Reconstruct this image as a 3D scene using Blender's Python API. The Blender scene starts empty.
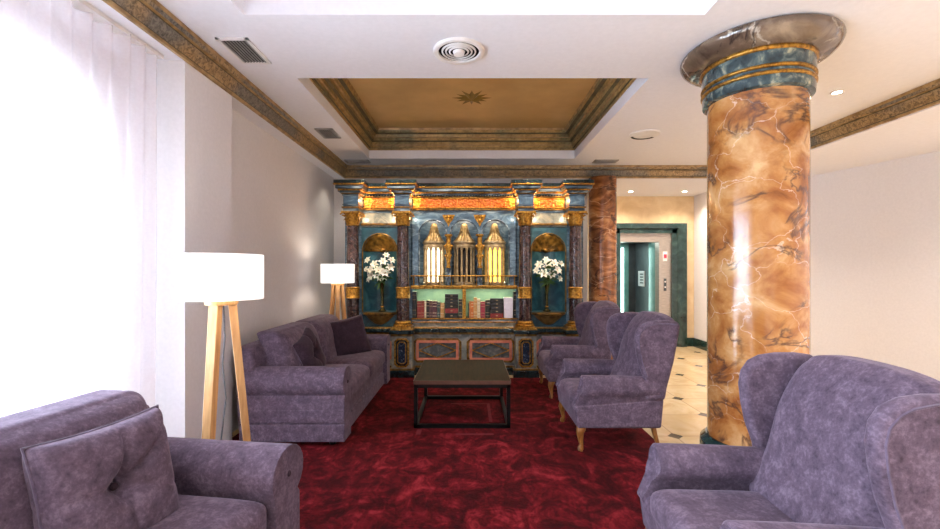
import bpy, bmesh, math, random
from mathutils import Vector, Matrix, Euler
random.seed(7)
sc = bpy.context.scene
C = sc.collection
PI = math.pi
F, CX, HY, CH = 435.0, 470.0, 271.0, 1.4      # focal length (px), vanishing point, camera height


def lin(r, g, b):
    def f(c):
        c /= 255.0
        return c / 12.92 if c <= 0.04045 else ((c + 0.055) / 1.055) ** 2.4
    return (f(r), f(g), f(b), 1.0)


# ------------------------------------------------------------------ mesh building
class MB:
    def __init__(self):
        self.bm = bmesh.new()

    def face(self, pts):
        vs = [self.bm.verts.new(p) for p in pts]
        return self.bm.faces.new(vs)

    def box(self, x0, x1, y0, y1, z0, z1):
        v = [self.bm.verts.new((x, y, z)) for x in (x0, x1) for y in (y0, y1) for z in (z0, z1)]
        for q in ((0, 1, 3, 2), (4, 6, 7, 5), (0, 4, 5, 1), (2, 3, 7, 6), (0, 2, 6, 4), (1, 5, 7, 3)):
            self.bm.faces.new([v[i] for i in q])
        return self

    def prism(self, pts, plane, a, b):
        def P(p, t):
            if plane == 'xz':
                return (p[0], t, p[1])
            if plane == 'yz':
                return (t, p[0], p[1])
            return (p[0], p[1], t)
        lo = [self.bm.verts.new(P(p, a)) for p in pts]
        hi = [self.bm.verts.new(P(p, b)) for p in pts]
        n = len(pts)
        self.bm.faces.new(lo)
        self.bm.faces.new(hi[::-1])
        for i in range(n):
            j = (i + 1) % n
            self.bm.faces.new([lo[i], hi[i], hi[j], lo[j]])
        return self

    def lathe(self, prof, cx=0, cy=0, n=24, a0=0.0, a1=2 * PI, sx=1, sy=1, caps=True):
        full = abs(a1 - a0 - 2 * PI) < 1e-6
        m = n if full else n + 1
        rings = []
        for r, z in prof:
            rings.append([self.bm.verts.new((cx + sx * r * math.cos(a0 + (a1 - a0) * i / n),
                                             cy + sy * r * math.sin(a0 + (a1 - a0) * i / n), z)) for i in range(m)])
        for k in range(len(rings) - 1):
            for i in range(n):
                j = (i + 1) % m
                self.bm.faces.new([rings[k][i], rings[k][j], rings[k + 1][j], rings[k + 1][i]])
        if caps:
            for rg in (rings[0], rings[-1]):
                try:
                    self.bm.faces.new(rg)
                except ValueError:
                    pass
        return self

    def tube(self, pts, rad, n=8, up=None):
        pts = [Vector(p) for p in pts]
        if not hasattr(rad, '__len__'):
            rad = [rad] * len(pts)
        t0 = (pts[1] - pts[0]).normalized()
        a = Vector(up) if up else (Vector((0, 0, 1)) if abs(t0.z) < 0.9 else Vector((1, 0, 0)))
        u = (a - t0 * a.dot(t0)).normalized()
        rings = []
        for i, p in enumerate(pts):
            t = ((pts[i + 1] if i + 1 < len(pts) else p) - (pts[i - 1] if i else p)).normalized()
            u = (u - t * u.dot(t)).normalized()
            w = t.cross(u)
            r = rad[i]
            rx, ry = r if hasattr(r, '__len__') else (r, r)
            off = PI / 4 if n == 4 else 0
            rings.append([self.bm.verts.new(p + u * (rx * math.cos(2 * PI * k / n + off)) + w * (ry * math.sin(2 * PI * k / n + off))) for k in range(n)])
        for i in range(len(rings) - 1):
            for k in range(n):
                j = (k + 1) % n
                self.bm.faces.new([rings[i][k], rings[i][j], rings[i + 1][j], rings[i + 1][k]])
        self.bm.faces.new(rings[0][::-1])
        self.bm.faces.new(rings[-1])
        return self

    def ball(self, c, r, n=10, s=(1, 1, 1)):
        m = Matrix.Translation(c) @ Matrix.Diagonal((r * s[0], r * s[1], r * s[2], 1))
        bmesh.ops.create_uvsphere(self.bm, u_segments=n, v_segments=max(5, n // 2 + 1), radius=1, matrix=m)
        return self

    def rbox(self, c, h, r, n=6, fn=None, M=None):
        """rounded box with grid faces; fn(u,v,w,p) may move a point (u,v,w in -1..1)"""
        c = Vector(c)
        grid = {}
        def vert(i, j, k):
            key = (i, j, k)
            if key not in grid:
                u = [2 * i / n - 1, 2 * j / n - 1, 2 * k / n - 1]
                p = Vector()
                inner = Vector()
                for d in range(3):
                    a = u[d]
                    # tighten samples near edges
                    s = math.copysign(abs(a) ** 0.7, a)
                    p[d] = s * h[d]
                    inner[d] = max(-(h[d] - r), min(h[d] - r, p[d]))
                d_ = p - inner
                if d_.length > 1e-9:
                    p = inner + d_.normalized() * r
                if fn:
                    p = Vector(fn(u[0], u[1], u[2], p))
                if M:
                    p = M @ p
                grid[key] = self.bm.verts.new(c + p)
            return grid[key]
        for a in range(n):
            for b in range(n):
                for s in (0, n):
                    self.bm.faces.new([vert(s, a, b), vert(s, a + 1, b), vert(s, a + 1, b + 1), vert(s, a, b + 1)])
                    self.bm.faces.new([vert(a, s, b), vert(a + 1, s, b), vert(a + 1, s, b + 1), vert(a, s, b + 1)])
                    self.bm.faces.new([vert(a, b, s), vert(a + 1, b, s), vert(a + 1, b + 1, s), vert(a, b + 1, s)])
        return self

    def xform(self, M):
        bmesh.ops.transform(self.bm, matrix=M, verts=self.bm.verts)
        return self


def obj(name, mb, m, parent=None, smooth=False, bev=0, seg=2, sub=0, ang=40):
    bm = mb.bm
    bmesh.ops.remove_doubles(bm, verts=bm.verts, dist=1e-5)
    bmesh.ops.recalc_face_normals(bm, faces=bm.faces)
    me = bpy.data.meshes.new(name)
    bm.to_mesh(me)
    bm.free()
    for mm in (m if isinstance(m, (list, tuple)) else [m]):
        me.materials.append(mm)
    o = bpy.data.objects.new(name, me)
    C.objects.link(o)
    if parent:
        o.parent = parent
    if smooth:
        for p in me.polygons:
            p.use_smooth = True
        if ang < 180:
            try:
                me.set_sharp_from_angle(angle=math.radians(ang))
            except Exception:
                pass
    if bev:
        b = o.modifiers.new('bevel', 'BEVEL')
        b.width = bev
        b.segments = seg
        b.limit_method = 'ANGLE'
        b.angle_limit = math.radians(35)
        b.harden_normals = False
        for p in me.polygons:
            p.use_smooth = True
        if not smooth:
            me.set_sharp_from_angle(angle=math.radians(30))
    if sub:
        s = o.modifiers.new('sub', 'SUBSURF')
        s.levels = s.render_levels = sub
    return o


def thing(name, label, cat, loc=(0, 0, 0), rz=0, group=None):
    o = bpy.data.objects.new(name, None)
    C.objects.link(o)
    o.location = loc
    o.rotation_euler = (0, 0, rz)
    return tag(o, label, cat, group)


def tag(o, label, cat, group=None):
    o['label'] = label
    o['category'] = cat
    if group:
        o['group'] = group
    return o


def struct(name, mb, m, **k):
    o = obj(name, mb, m, **k)
    o['kind'] = 'structure'
    return o


def dup(root, loc, rz=None, label=None, group=None):
    r = root.copy()
    C.objects.link(r)
    r.location = loc
    if rz is not None:
        r.rotation_euler = (0, 0, rz)
    if label:
        r['label'] = label
    if group:
        r['group'] = group
    for ch in list(root.children):
        c = ch.copy()
        C.objects.link(c)
        c.parent = r
        for g in list(ch.children):
            d = g.copy()
            C.objects.link(d)
            d.parent = c
    return r


# ------------------------------------------------------------------ materials
class NT:
    def __init__(self, name):
        self.m = bpy.data.materials.new(name)
        self.m.use_nodes = True
        self.t = self.m.node_tree
        self.b = self.t.nodes['Principled BSDF']
        self.co = self.t.nodes.new('ShaderNodeTexCoord').outputs['Object']

    def link(self, a, b):
        self.t.links.new(a, b)

    def mapping(self, scale=(1, 1, 1), rot=(0, 0, 0), loc=(0, 0, 0)):
        n = self.t.nodes.new('ShaderNodeMapping')
        n.inputs['Scale'].default_value = scale
        n.inputs['Rotation'].default_value = rot
        n.inputs['Location'].default_value = loc
        self.link(self.co, n.inputs['Vector'])
        return n.outputs['Vector']

    def noise(self, vec, scale, detail=5, rough=0.55, dist=0.0):
        n = self.t.nodes.new('ShaderNodeTexNoise')
        n.inputs['Scale'].default_value = scale
        n.inputs['Detail'].default_value = detail
        n.inputs['Roughness'].default_value = rough
        n.inputs['Distortion'].default_value = dist
        self.link(vec, n.inputs['Vector'])
        return n.outputs['Fac']

    def voronoi(self, vec, scale, feature='DISTANCE_TO_EDGE'):
        n = self.t.nodes.new('ShaderNodeTexVoronoi')
        n.feature = feature
        n.inputs['Scale'].default_value = scale
        self.link(vec, n.inputs['Vector'])
        return n.outputs['Distance']

    def wave(self, vec, scale, dist, detail=3, dscale=1.0):
        n = self.t.nodes.new('ShaderNodeTexWave')
        n.inputs['Scale'].default_value = scale
        n.inputs['Distortion'].default_value = dist
        n.inputs['Detail'].default_value = detail
        n.inputs['Detail Scale'].default_value = dscale
        self.link(vec, n.inputs['Vector'])
        return n.outputs['Fac']

    def ramp(self, fac, stops, interp='LINEAR'):
        n = self.t.nodes.new('ShaderNodeValToRGB')
        n.color_ramp.interpolation = interp
        e = n.color_ramp.elements
        while len(e) < len(stops):
            e.new(0.5)
        for i, (p, c) in enumerate(stops):
            e[i].position = p
            e[i].color = c if len(c) == 4 else lin(*c)
        self.link(fac, n.inputs['Fac'])
        return n.outputs['Color']

    def math(self, op, a, b=None, clamp=False):
        n = self.t.nodes.new('ShaderNodeMath')
        n.operation = op
        n.use_clamp = clamp
        for i, v in enumerate((a, b)):
            if v is None:
                continue
            if isinstance(v, (int, float)):
                n.inputs[i].default_value = v
            else:
                self.link(v, n.inputs[i])
        return n.outputs[0]

    def mix(self, fac, a, b, mode='MIX'):
        n = self.t.nodes.new('ShaderNodeMix')
        n.data_type = 'RGBA'
        n.blend_type = mode
        for s, v in ((n.inputs[0], fac), (n.inputs[6], a), (n.inputs[7], b)):
            if isinstance(v, (int, float)):
                s.default_value = v
            elif isinstance(v, (tuple, list)):
                s.default_value = v if len(v) == 4 else lin(*v)
            else:
                self.link(v, s)
        return n.outputs[2]

    def bump(self, h, strength=0.3, dist=0.01):
        n = self.t.nodes.new('ShaderNodeBump')
        n.inputs['Strength'].default_value = strength
        n.inputs['Distance'].default_value = dist
        self.link(h, n.inputs['Height'])
        self.link(n.outputs['Normal'], self.b.inputs['Normal'])

    def done(self, color, rough=0.5, metal=0.0, **k):
        if isinstance(color, (tuple, list)):
            self.b.inputs['Base Color'].default_value = color if len(color) == 4 else lin(*color)
        else:
            self.link(color, self.b.inputs['Base Color'])
        self.b.inputs['Roughness'].default_value = rough
        self.b.inputs['Metallic'].default_value = metal
        for key, v in k.items():
            s = self.b.inputs[key.replace('_', ' ')]
            if hasattr(v, 'is_linked'):
                self.link(v, s)
            else:
                s.default_value = v
        return self.m


def mottle(name, a, b, scale=8, rough=0.5, metal=0, detail=5, bump=0, dist=0.0, lo=0.35, hi=0.65, stretch=(1, 1, 1), **k):
    t = NT(name)
    f = t.noise(t.mapping(stretch), scale, detail, dist=dist)
    if bump:
        t.bump(f, bump)
    return t.done(t.ramp(f, [(lo, a), (hi, b)]), rough, metal, **k)


def marble(name, stops, scale=3, dist=1.5, light=None, dark=None, vs=1.6, lw=0.02, rough=0.18, rot=(0.3, 0.5, 0.4), stretch=(1, 1, 1), dw=0.03, coat=0.3, lstr=0.8):
    t = NT(name)
    v = t.mapping(stretch, rot)
    f = t.noise(v, scale, 8, 0.6, dist)
    col = t.ramp(f, stops)
    if light:
        n2 = t.noise(v, vs * 1.3, 5, 0.6, 0.6)
        # bend the coordinate, then take cell edges as thin veins
        add = t.t.nodes.new('ShaderNodeVectorMath')
        add.operation = 'ADD'
        nn = t.t.nodes.new('ShaderNodeTexNoise')
        nn.inputs['Scale'].default_value = vs * 1.7
        nn.inputs['Detail'].default_value = 6
        t.link(v, nn.inputs['Vector'])
        sc_ = t.t.nodes.new('ShaderNodeVectorMath')
        sc_.operation = 'SCALE'
        sc_.inputs['Scale'].default_value = 0.32
        t.link(nn.outputs['Color'], sc_.inputs[0])
        t.link(v, add.inputs[0])
        t.link(sc_.outputs[0], add.inputs[1])
        e = t.voronoi(add.outputs[0], vs)
        k = t.math('SUBTRACT', 1.0, t.math('DIVIDE', e, lw), True)
        gate = t.ramp(n2, [(0.38, (0, 0, 0, 1)), (0.52, (1, 1, 1, 1))])
        col = t.mix(t.math('MULTIPLY', t.math('MULTIPLY', k, gate), lstr), col, light)
    if dark:
        n3 = t.noise(t.mapping(stretch, (rot[0] + 0.6, rot[1], rot[2] + 1), (3, 1, 2)), vs * 0.8, 6, 0.55, 0.9)
        k = t.math('SUBTRACT', 1.0, t.math('DIVIDE', t.math('ABSOLUTE', t.math('SUBTRACT', n3, 0.5)), dw), True)
        n4 = t.noise(t.mapping((1, 1, 1), (0, 0, 0), (7, 3, 1)), vs * 1.1, 2)
        g = t.ramp(n4, [(0.42, (0, 0, 0, 1)), (0.52, (1, 1, 1, 1))])
        col = t.mix(t.math('MULTIPLY', t.math('MULTIPLY', k, g), 0.85), col, dark)
    return t.done(col, rough, 0, Coat_Weight=coat, Coat_Roughness=0.05)


def velvet(name, a, b, c):
    t = NT(name)
    v = t.mapping()
    f1 = t.noise(v, 17, 7, 0.72, 0.25)
    f2 = t.noise(v, 75, 4, 0.65)
    f = t.math('ADD', t.math('MULTIPLY', f1, 0.66), t.math('MULTIPLY', f2, 0.34))
    col = t.ramp(f, [(0.34, a), (0.5, b), (0.67, c)])
    t.bump(t.noise(v, 260, 3), 0.12, 0.004)
    return t.done(col, 0.85, 0, Sheen_Weight=0.3, Sheen_Roughness=0.35, Sheen_Tint=lin(212, 196, 216), Specular_IOR_Level=0.15)


def emit(name, col, strength):
    t = NT(name)
    f = t.noise(t.mapping(), 3, 2)
    c = t.ramp(f, [(0.3, col), (0.7, col)])
    t.link(c, t.b.inputs['Emission Color'])
    t.b.inputs['Emission Strength'].default_value = strength
    return t.done(c, 0.6)


M = {}
M['plaster'] = mottle('plaster', (223, 220, 222), (228, 225, 227), 40, 0.75, bump=0.02)
M['ceiling'] = mottle('ceiling_paint', (229, 229, 236), (233, 233, 240), 30, 0.8)
M['tray'] = mottle('gold_ceiling_paint', (180, 146, 90), (198, 162, 104), 2.2, 0.45, detail=3)
M['velvet'] = velvet('purple_velvet', (68, 56, 68), (95, 80, 95), (130, 113, 129))
M['velvet_dark'] = velvet('plum_velvet', (40, 29, 38), (56, 42, 53), (76, 60, 72))
M['piping'] = mottle('velvet_piping', (78, 64, 84), (100, 86, 108), 30, 0.85, Sheen_Weight=0.3)
M['amber'] = marble('amber_marble', [(0.3, (112, 62, 28)), (0.42, (158, 98, 48)), (0.54, (186, 130, 74)), (0.7, (214, 174, 124))], 3.6, 0.45,
                    (232, 208, 186), (70, 48, 42), 2.6, 0.011, 0.16, (0.5, 0.6, 0.6), (1, 1, 1.25), 0.035, lstr=0.7)
M['brown_marble'] = marble('brown_marble', [(0.3, (84, 48, 26)), (0.5, (138, 84, 46)), (0.7, (188, 132, 82))], 2.2, 2.2,
                           (206, 160, 116), (44, 26, 18), 2.0, 0.02, 0.14, (0.2, 0.75, 0.3), (1, 1, 2.2), 0.03)
M['grey_marble'] = marble('grey_brown_marble', [(0.3, (70, 56, 46)), (0.5, (108, 90, 76)), (0.7, (154, 136, 116))], 4.0, 0.8,
                          (196, 186, 172), (44, 36, 34), 2.6, 0.025, 0.12)
M['teal_marble'] = marble('teal_marble', [(0.34, (24, 40, 46)), (0.5, (52, 72, 78)), (0.6, (100, 114, 108)), (0.7, (178, 176, 148))], 13, 0.5, rough=0.15)
M['green_stone'] = marble('dark_green_stone', [(0.3, (18, 38, 38)), (0.55, (40, 66, 64)), (0.8, (72, 98, 94))], 5, 1.4, rough=0.15)
M['blue_paint'] = marble('blue_faux_marble', [(0.3, (36, 56, 78)), (0.48, (66, 92, 116)), (0.62, (104, 128, 146)), (0.8, (156, 170, 178))], 5.0, 1.5, rough=0.35,
                         rot=(0, 0.7, 0), stretch=(1, 1, 2.4), coat=0.1)
M['blue_stripe'] = marble('blue_striped_marble', [(0.38, (22, 34, 48)), (0.5, (56, 78, 98)), (0.6, (136, 152, 164))], 3.2, 0.6, rough=0.3,
                          rot=(0, 0.9, 0), stretch=(1.0, 1, 4.5), coat=0.1)
M['niche_blue'] = marble('teal_niche_paint', [(0.3, (20, 54, 68)), (0.5, (38, 82, 98)), (0.75, (78, 122, 134))], 5, 1.0, rough=0.4, coat=0.1)
M['panel_grey'] = marble('grey_blue_panel', [(0.3, (78, 88, 92)), (0.5, (124, 130, 126)), (0.7, (170, 166, 148))], 7, 1.5, rough=0.35, rot=(0, 0.8, 0), coat=0.1)
M['dark_panel'] = marble('black_green_marble', [(0.3, (12, 22, 26)), (0.55, (28, 46, 52)), (0.75, (62, 84, 88))], 9, 1.5, rough=0.2)
M['panel_dim'] = marble('slate_marble', [(0.3, (44, 50, 54)), (0.5, (76, 82, 86)), (0.7, (120, 122, 118))], 9, 1.5, rough=0.3, rot=(0, 0.8, 0), coat=0.1)
M['star'] = mottle('olive_gold_paint', (112, 90, 36), (134, 108, 46), 14, 0.5)
M['navy_panel'] = marble('navy_inlay', [(0.35, (12, 24, 44)), (0.55, (26, 46, 74)), (0.68, (150, 160, 170))], 22, 1.4, rough=0.25)
M['porphyry'] = marble('porphyry_column', [(0.3, (24, 16, 19)), (0.5, (46, 31, 34)), (0.7, (80, 56, 54))], 12, 1.5, (150, 126, 112), None, 9, 0.03, 0.15, lstr=0.5)
M['cream_marble'] = marble('cream_marble', [(0.3, (218, 190, 146)), (0.55, (232, 208, 168)), (0.75, (240, 222, 190))], 3, 1.2, rough=0.3, coat=0.1)
M['gold'] = mottle('gilding', (112, 76, 26), (198, 148, 62), 40, 0.36, 0.75, bump=0.25)
M['gold_dark'] = mottle('aged_gilding', (74, 54, 24), (150, 112, 50), 16, 0.42, 0.6, bump=0.2)
M['gold_pale'] = mottle('pale_gilding', (138, 118, 88), (184, 162, 126), 18, 0.4, 0.15)
M['gold_dome'] = mottle('ribbed_gilt_dome', (92, 72, 40), (150, 122, 76), 14, 0.4, 0.4)
M['coral'] = mottle('coral_paint', (176, 98, 78), (206, 130, 104), 12, 0.5)
M['wood_dark'] = mottle('dark_walnut', (32, 18, 9), (56, 33, 17), 6, 0.45, stretch=(9, 1, 1), Specular_IOR_Level=0.06)
M['wood_edge'] = mottle('walnut_edge', (70, 42, 32), (96, 60, 46), 8, 0.4, stretch=(1, 9, 1))
M['black_metal'] = mottle('black_metal', (14, 14, 15), (24, 24, 26), 20, 0.4, 0.6)
M['oak'] = mottle('light_oak', (196, 142, 86), (224, 176, 118), 9, 0.42, stretch=(6, 6, 0.6))
M['leg_wood'] = mottle('honey_leg_wood', (110, 66, 28), (160, 104, 50), 14, 0.3, stretch=(3, 3, 0.8))
M['shade'] = emit('lit_lamp_shade', (255, 252, 248), 0.62)
M['cord'] = mottle('grey_cable', (70, 72, 80), (84, 86, 94), 20, 0.5)
M['steel'] = mottle('brushed_steel', (176, 166, 156), (200, 190, 180), 10, 0.32, 0.7, stretch=(1, 1, 12))
M['white_metal'] = mottle('white_enamel', (226, 224, 224), (236, 234, 234), 10, 0.4)
M['duct_black'] = mottle('dark_duct', (16, 16, 20), (28, 28, 32), 8, 0.8)
M['vent_grey'] = mottle('grey_vent_metal', (150, 150, 154), (172, 172, 176), 10, 0.45, 0.4)
M['bulb'] = emit('lit_bulb', (255, 244, 226), 30)
M['led_cool'] = emit('cool_light_strip', (226, 255, 248), 4)
M['led_red'] = emit('red_display', (255, 30, 40), 3)
M['tower_lit'] = emit('lit_core', (255, 236, 196), 2.6)
M['tower_dark'] = mottle('shadow_core', (16, 14, 16), (30, 26, 28), 8, 0.7)
M['petal'] = mottle('lily_petal', (236, 234, 220), (250, 249, 242), 16, 0.55, Subsurface_Weight=0.1)
M['pollen'] = mottle('yellow_anther', (150, 110, 40), (190, 150, 60), 20, 0.7)
M['leaf'] = mottle('lily_leaf', (40, 72, 34), (78, 112, 54), 16, 0.5)
M['bronze'] = mottle('bronze_vase', (40, 36, 20), (96, 86, 44), 18, 0.22, 0.7)
M['book_black'] = mottle('black_book_cloth', (16, 17, 20), (34, 34, 38), 40, 0.5)
M['book_red'] = mottle('red_book_cloth', (106, 28, 30), (140, 46, 44), 40, 0.5)
M['book_brown'] = mottle('brown_book_cloth', (66, 34, 44), (98, 58, 64), 40, 0.5)
M['book_teal'] = mottle('teal_book_cloth', (28, 48, 52), (52, 76, 78), 40, 0.5)
M['book_tan'] = mottle('tan_book_cloth', (168, 124, 74), (196, 152, 100), 40, 0.6)
M['book_orange'] = mottle('orange_book_cloth', (176, 92, 40), (200, 120, 56), 40, 0.5)
M['book_crimson'] = mottle('crimson_book_cloth', (126, 22, 50), (156, 40, 68), 40, 0.5)
M['book_cream'] = mottle('cream_book_cloth', (196, 182, 156), (216, 204, 180), 40, 0.6)
M['book_white'] = mottle('lilac_white_card', (202, 196, 214), (216, 212, 226), 40, 0.6)
M['shelf_back'] = mottle('pale_green_paint', (118, 146, 126), (148, 170, 142), 6, 0.5)
M['paper'] = mottle('page_edges', (140, 128, 102), (166, 154, 126), 60, 0.8)

# carved moulding: gold ground, blue-green patches, fine relief
def carved(name, a, b, c, scale):
    t = NT(name)
    v = t.mapping()
    f = t.noise(v, scale, 4, 0.6, 1.0)
    d = t.noise(v, 1.6, 2, 0.5)
    col = t.ramp(f, [(0.35, a), (0.62, b)])
    k = t.ramp(d, [(0.46, (0, 0, 0, 1)), (0.6, (1, 1, 1, 1))])
    col = t.mix(t.math('MULTIPLY', k, 0.72), col, t.ramp(f, [(0.35, tuple(x * 0.6 for x in c)), (0.6, c)]))
    t.bump(f, 0.5, 0.01)
    return t.done(col, 0.42, 0.15)
M['carved'] = carved('carved_gilt_cornice', (100, 82, 56), (186, 154, 108), (104, 116, 122), 38)
M['carved_plain'] = carved('painted_gilt_cornice', (140, 112, 62), (184, 152, 92), (84, 104, 84), 14)
M['bead'] = mottle('gilt_bead', (128, 102, 64), (186, 154, 106), 12, 0.4, 0.2)
M['groove'] = mottle('dark_gilt_groove', (66, 58, 38), (96, 88, 60), 12, 0.5)
M['relief'] = None
t = NT('orange_gilt_relief')
v = t.mapping()
f = t.voronoi(v, 34, 'F1')
n = t.noise(v, 16, 5, 0.6, 1)
t.bump(f, 0.9, 0.02)
M['relief'] = t.done(t.mix(n, t.ramp(f, [(0.1, (226, 150, 60)), (0.6, (150, 70, 26))]), (214, 110, 46)), 0.4, 0.3)

# rug: mottled crimson pile, with pressed pile marks by the table
t = NT('crimson_pile')
v = t.mapping()
f1 = t.noise(v, 3.4, 6, 0.65, 1.6)
f2 = t.noise(t.mapping((1, 0.55, 1)), 13, 5, 0.7, 1.0)
f3 = t.noise(v, 150, 3, 0.7)
f = t.math('ADD', t.math('ADD', t.math('MULTIPLY', f1, 0.55), t.math('MULTIPLY', f2, 0.35)), t.math('MULTIPLY', f3, 0.10))
col = t.ramp(f, [(0.41, (26, 2, 5)), (0.47, (56, 5, 11)), (0.53, (88, 11, 20)), (0.62, (140, 38, 46))])
t.bump(t.math('ADD', t.math('MULTIPLY', f3, 0.7), t.math('MULTIPLY', f2, 0.5)), 0.5, 0.012)
M['rug'] = t.done(col, 0.95, 0, Sheen_Weight=0.12, Sheen_Roughness=0.5, Sheen_Tint=lin(230, 90, 90), Specular_IOR_Level=0.1)
M['rug_mark'] = mottle('pressed_pile', (100, 14, 22), (124, 26, 34), 20, 0.95)

# marble floor: square cream tiles, dark diamond insets at the corners
t = NT('cream_tile_floor')
sep = t.t.nodes.new('ShaderNodeSeparateXYZ')
t.link(t.co, sep.inputs[0])
PITCH = 0.545
def cell(o, off):
    a = t.math('DIVIDE', t.math('SUBTRACT', o, off), PITCH)
    a = t.math('SUBTRACT', a, t.math('ROUND', a))
    return t.math('ABSOLUTE', a)
ax, ay = cell(sep.outputs[0], 1.74), cell(sep.outputs[1], 3.69)
dia = t.math('LESS_THAN', t.math('ADD', ax, ay), 0.125)
joint = t.math('LESS_THAN', t.math('MINIMUM', ax, ay), 0.006)
n = t.noise(t.mapping(), 2.6, 7, 0.6, 1.6)
def cid(o, off):
    return t.math('FLOOR', t.math('DIVIDE', t.math('SUBTRACT', o, off), PITCH))
wn = t.t.nodes.new('ShaderNodeTexWhiteNoise')
wn.noise_dimensions = '2D'
cb = t.t.nodes.new('ShaderNodeCombineXYZ')
t.link(cid(sep.outputs[0], 1.74), cb.inputs[0])
t.link(cid(sep.outputs[1], 3.69), cb.inputs[1])
t.link(cb.outputs[0], wn.inputs['Vector'])
base = t.ramp(n, [(0.3, (208, 176, 132)), (0.5, (226, 200, 158)), (0.72, (238, 218, 184))])
base = t.mix(t.math('MULTIPLY', wn.outputs['Value'], 0.45), base, (214, 178, 128))
base = t.mix(joint, base, (168, 136, 98))
base = t.mix(dia, base, t.ramp(n, [(0.3, (70, 58, 48)), (0.7, (128, 110, 90))]))
M['floor'] = t.done(base, 0.2, 0, Coat_Weight=0.2)

# curtain: sheer voile
m = bpy.data.materials.new('sheer_voile')
m.use_nodes = True
nt = m.node_tree
nt.nodes.remove(nt.nodes['Principled BSDF'])
out = nt.nodes['Material Output']
tc = nt.nodes.new('ShaderNodeTexCoord')
nz = nt.nodes.new('ShaderNodeTexNoise')
nz.inputs['Scale'].default_value = 60
nt.links.new(tc.outputs['Object'], nz.inputs['Vector'])
rp = nt.nodes.new('ShaderNodeValToRGB')
rp.color_ramp.elements[0].color = lin(238, 228, 230)
rp.color_ramp.elements[1].color = lin(250, 244, 246)
nt.links.new(nz.outputs['Fac'], rp.inputs['Fac'])
tl = nt.nodes.new('ShaderNodeBsdfTranslucent')
df = nt.nodes.new('ShaderNodeBsdfDiffuse')
tp = nt.nodes.new('ShaderNodeBsdfTransparent')
nt.links.new(rp.outputs['Color'], tl.inputs['Color'])
nt.links.new(rp.outputs['Color'], df.inputs['Color'])
m1 = nt.nodes.new('ShaderNodeMixShader')
m1.inputs[0].default_value = 0.5
nt.links.new(tl.outputs[0], m1.inputs[1])
nt.links.new(df.outputs[0], m1.inputs[2])
m2 = nt.nodes.new('ShaderNodeMixShader')
m2.inputs[0].default_value = 0.42
nt.links.new(m1.outputs[0], m2.inputs[1])
nt.links.new(tp.outputs[0], m2.inputs[2])
nt.links.new(m2.outputs[0], out.inputs['Surface'])
M['voile'] = m

# glass
m = bpy.data.materials.new('window_glass')
m.use_nodes = True
nt = m.node_tree
nt.nodes.remove(nt.nodes['Principled BSDF'])
tp = nt.nodes.new('ShaderNodeBsdfTransparent')
gl = nt.nodes.new('ShaderNodeBsdfGlossy')
gl.inputs['Roughness'].default_value = 0.02
fr = nt.nodes.new('ShaderNodeFresnel')
mx = nt.nodes.new('ShaderNodeMixShader')
nt.links.new(fr.outputs[0], mx.inputs[0])
nt.links.new(tp.outputs[0], mx.inputs[1])
nt.links.new(gl.outputs[0], mx.inputs[2])
nt.links.new(mx.outputs[0], nt.nodes['Material Output'].inputs['Surface'])
M['glass'] = m
M['cabin_glass'] = mottle('teal_cabin_panel', (96, 140, 134), (124, 166, 160), 4, 0.15, 0.2)
M['cabin_grey'] = mottle('grey_cabin_panel', (66, 72, 76), (84, 90, 94), 4, 0.35, 0.2)

# ------------------------------------------------------------------ the room shell
ZC, ZL = 2.985, 2.79           # lounge ceiling, lower ceilings round it
XP, XW = -1.904, -2.06          # pier face, left wall
YB = 6.58                      # back wall
XR = 3.93                      # right edge of the raised ceiling

b = MB()
b.box(-2.6, 6.6, -3.2, 9.6, -0.1, 0.0)
struct('floor', b, M['floor'])

# ceiling with two recesses
T2 = (-1.422, 1.472, 3.576, 6.13)
T1 = (-1.40, 1.45, -0.5, 2.69)
b = MB()
zt = 3.5
b.box(XP - 0.4, T2[0], -3.2, YB + 0.1, ZC, zt)
b.box(1.472, XR, -3.2, YB + 0.1, ZC, zt)
b.box(T2[0], 1.472, T2[3], YB + 0.1, ZC, zt)
b.box(T2[0], 1.472, T1[3], T2[2], ZC, zt)
b.box(T2[0], 1.472, -3.2, T1[2], ZC, zt)
b.box(T2[0], T1[0], T1[2], T1[3], ZC, zt)
b.box(T1[1], 1.472, T1[2], T1[3], ZC, zt)
struct('ceiling', b, M['ceiling'])
b = MB()
b.box(XR, 6.6, -3.2, YB + 0.1, ZL, zt)
b.box(-2.6, 6.6, YB + 0.1, 9.6, ZL, zt)
b.box(2.0, 6.6, YB, YB + 0.1, ZL, zt)
b.box(-2.6, XP, -3.2, YB + 0.1, 2.807, ZC)
struct('ceiling_lower', b, M['ceiling'])
b = MB()
b.box(T2[0] - 0.02, T2[1] + 0.02, T2[2] - 0.02, T2[3] + 0.02, 3.36, 3.48)
struct('ceiling_recess', b, M['tray'])
b = MB()
b.box(T1[0] - 0.02, T1[1] + 0.02, T1[2] - 0.02, T1[3] + 0.02, 3.42, 3.49)
struct('ceiling_front_recess', b, M['ceiling'])


def sweep(path, prof, closed, mats=None):
    """path: (x, y, ux, uy) with (ux,uy) the way the profile projects; prof: (d, z)"""
    b = MB()
    rings = [[b.bm.verts.new((x + ux * d, y + uy * d, z)) for d, z in prof] for x, y, ux, uy in path]
    n = len(rings)
    for i in range(n if closed else n - 1):
        A, B = rings[i], rings[(i + 1) % n]
        for k in range(len(prof) - 1):
            f = b.bm.faces.new([A[k], B[k], B[k + 1], A[k + 1]])
            f.material_index = mats[k] if mats else 0
    return b


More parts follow.
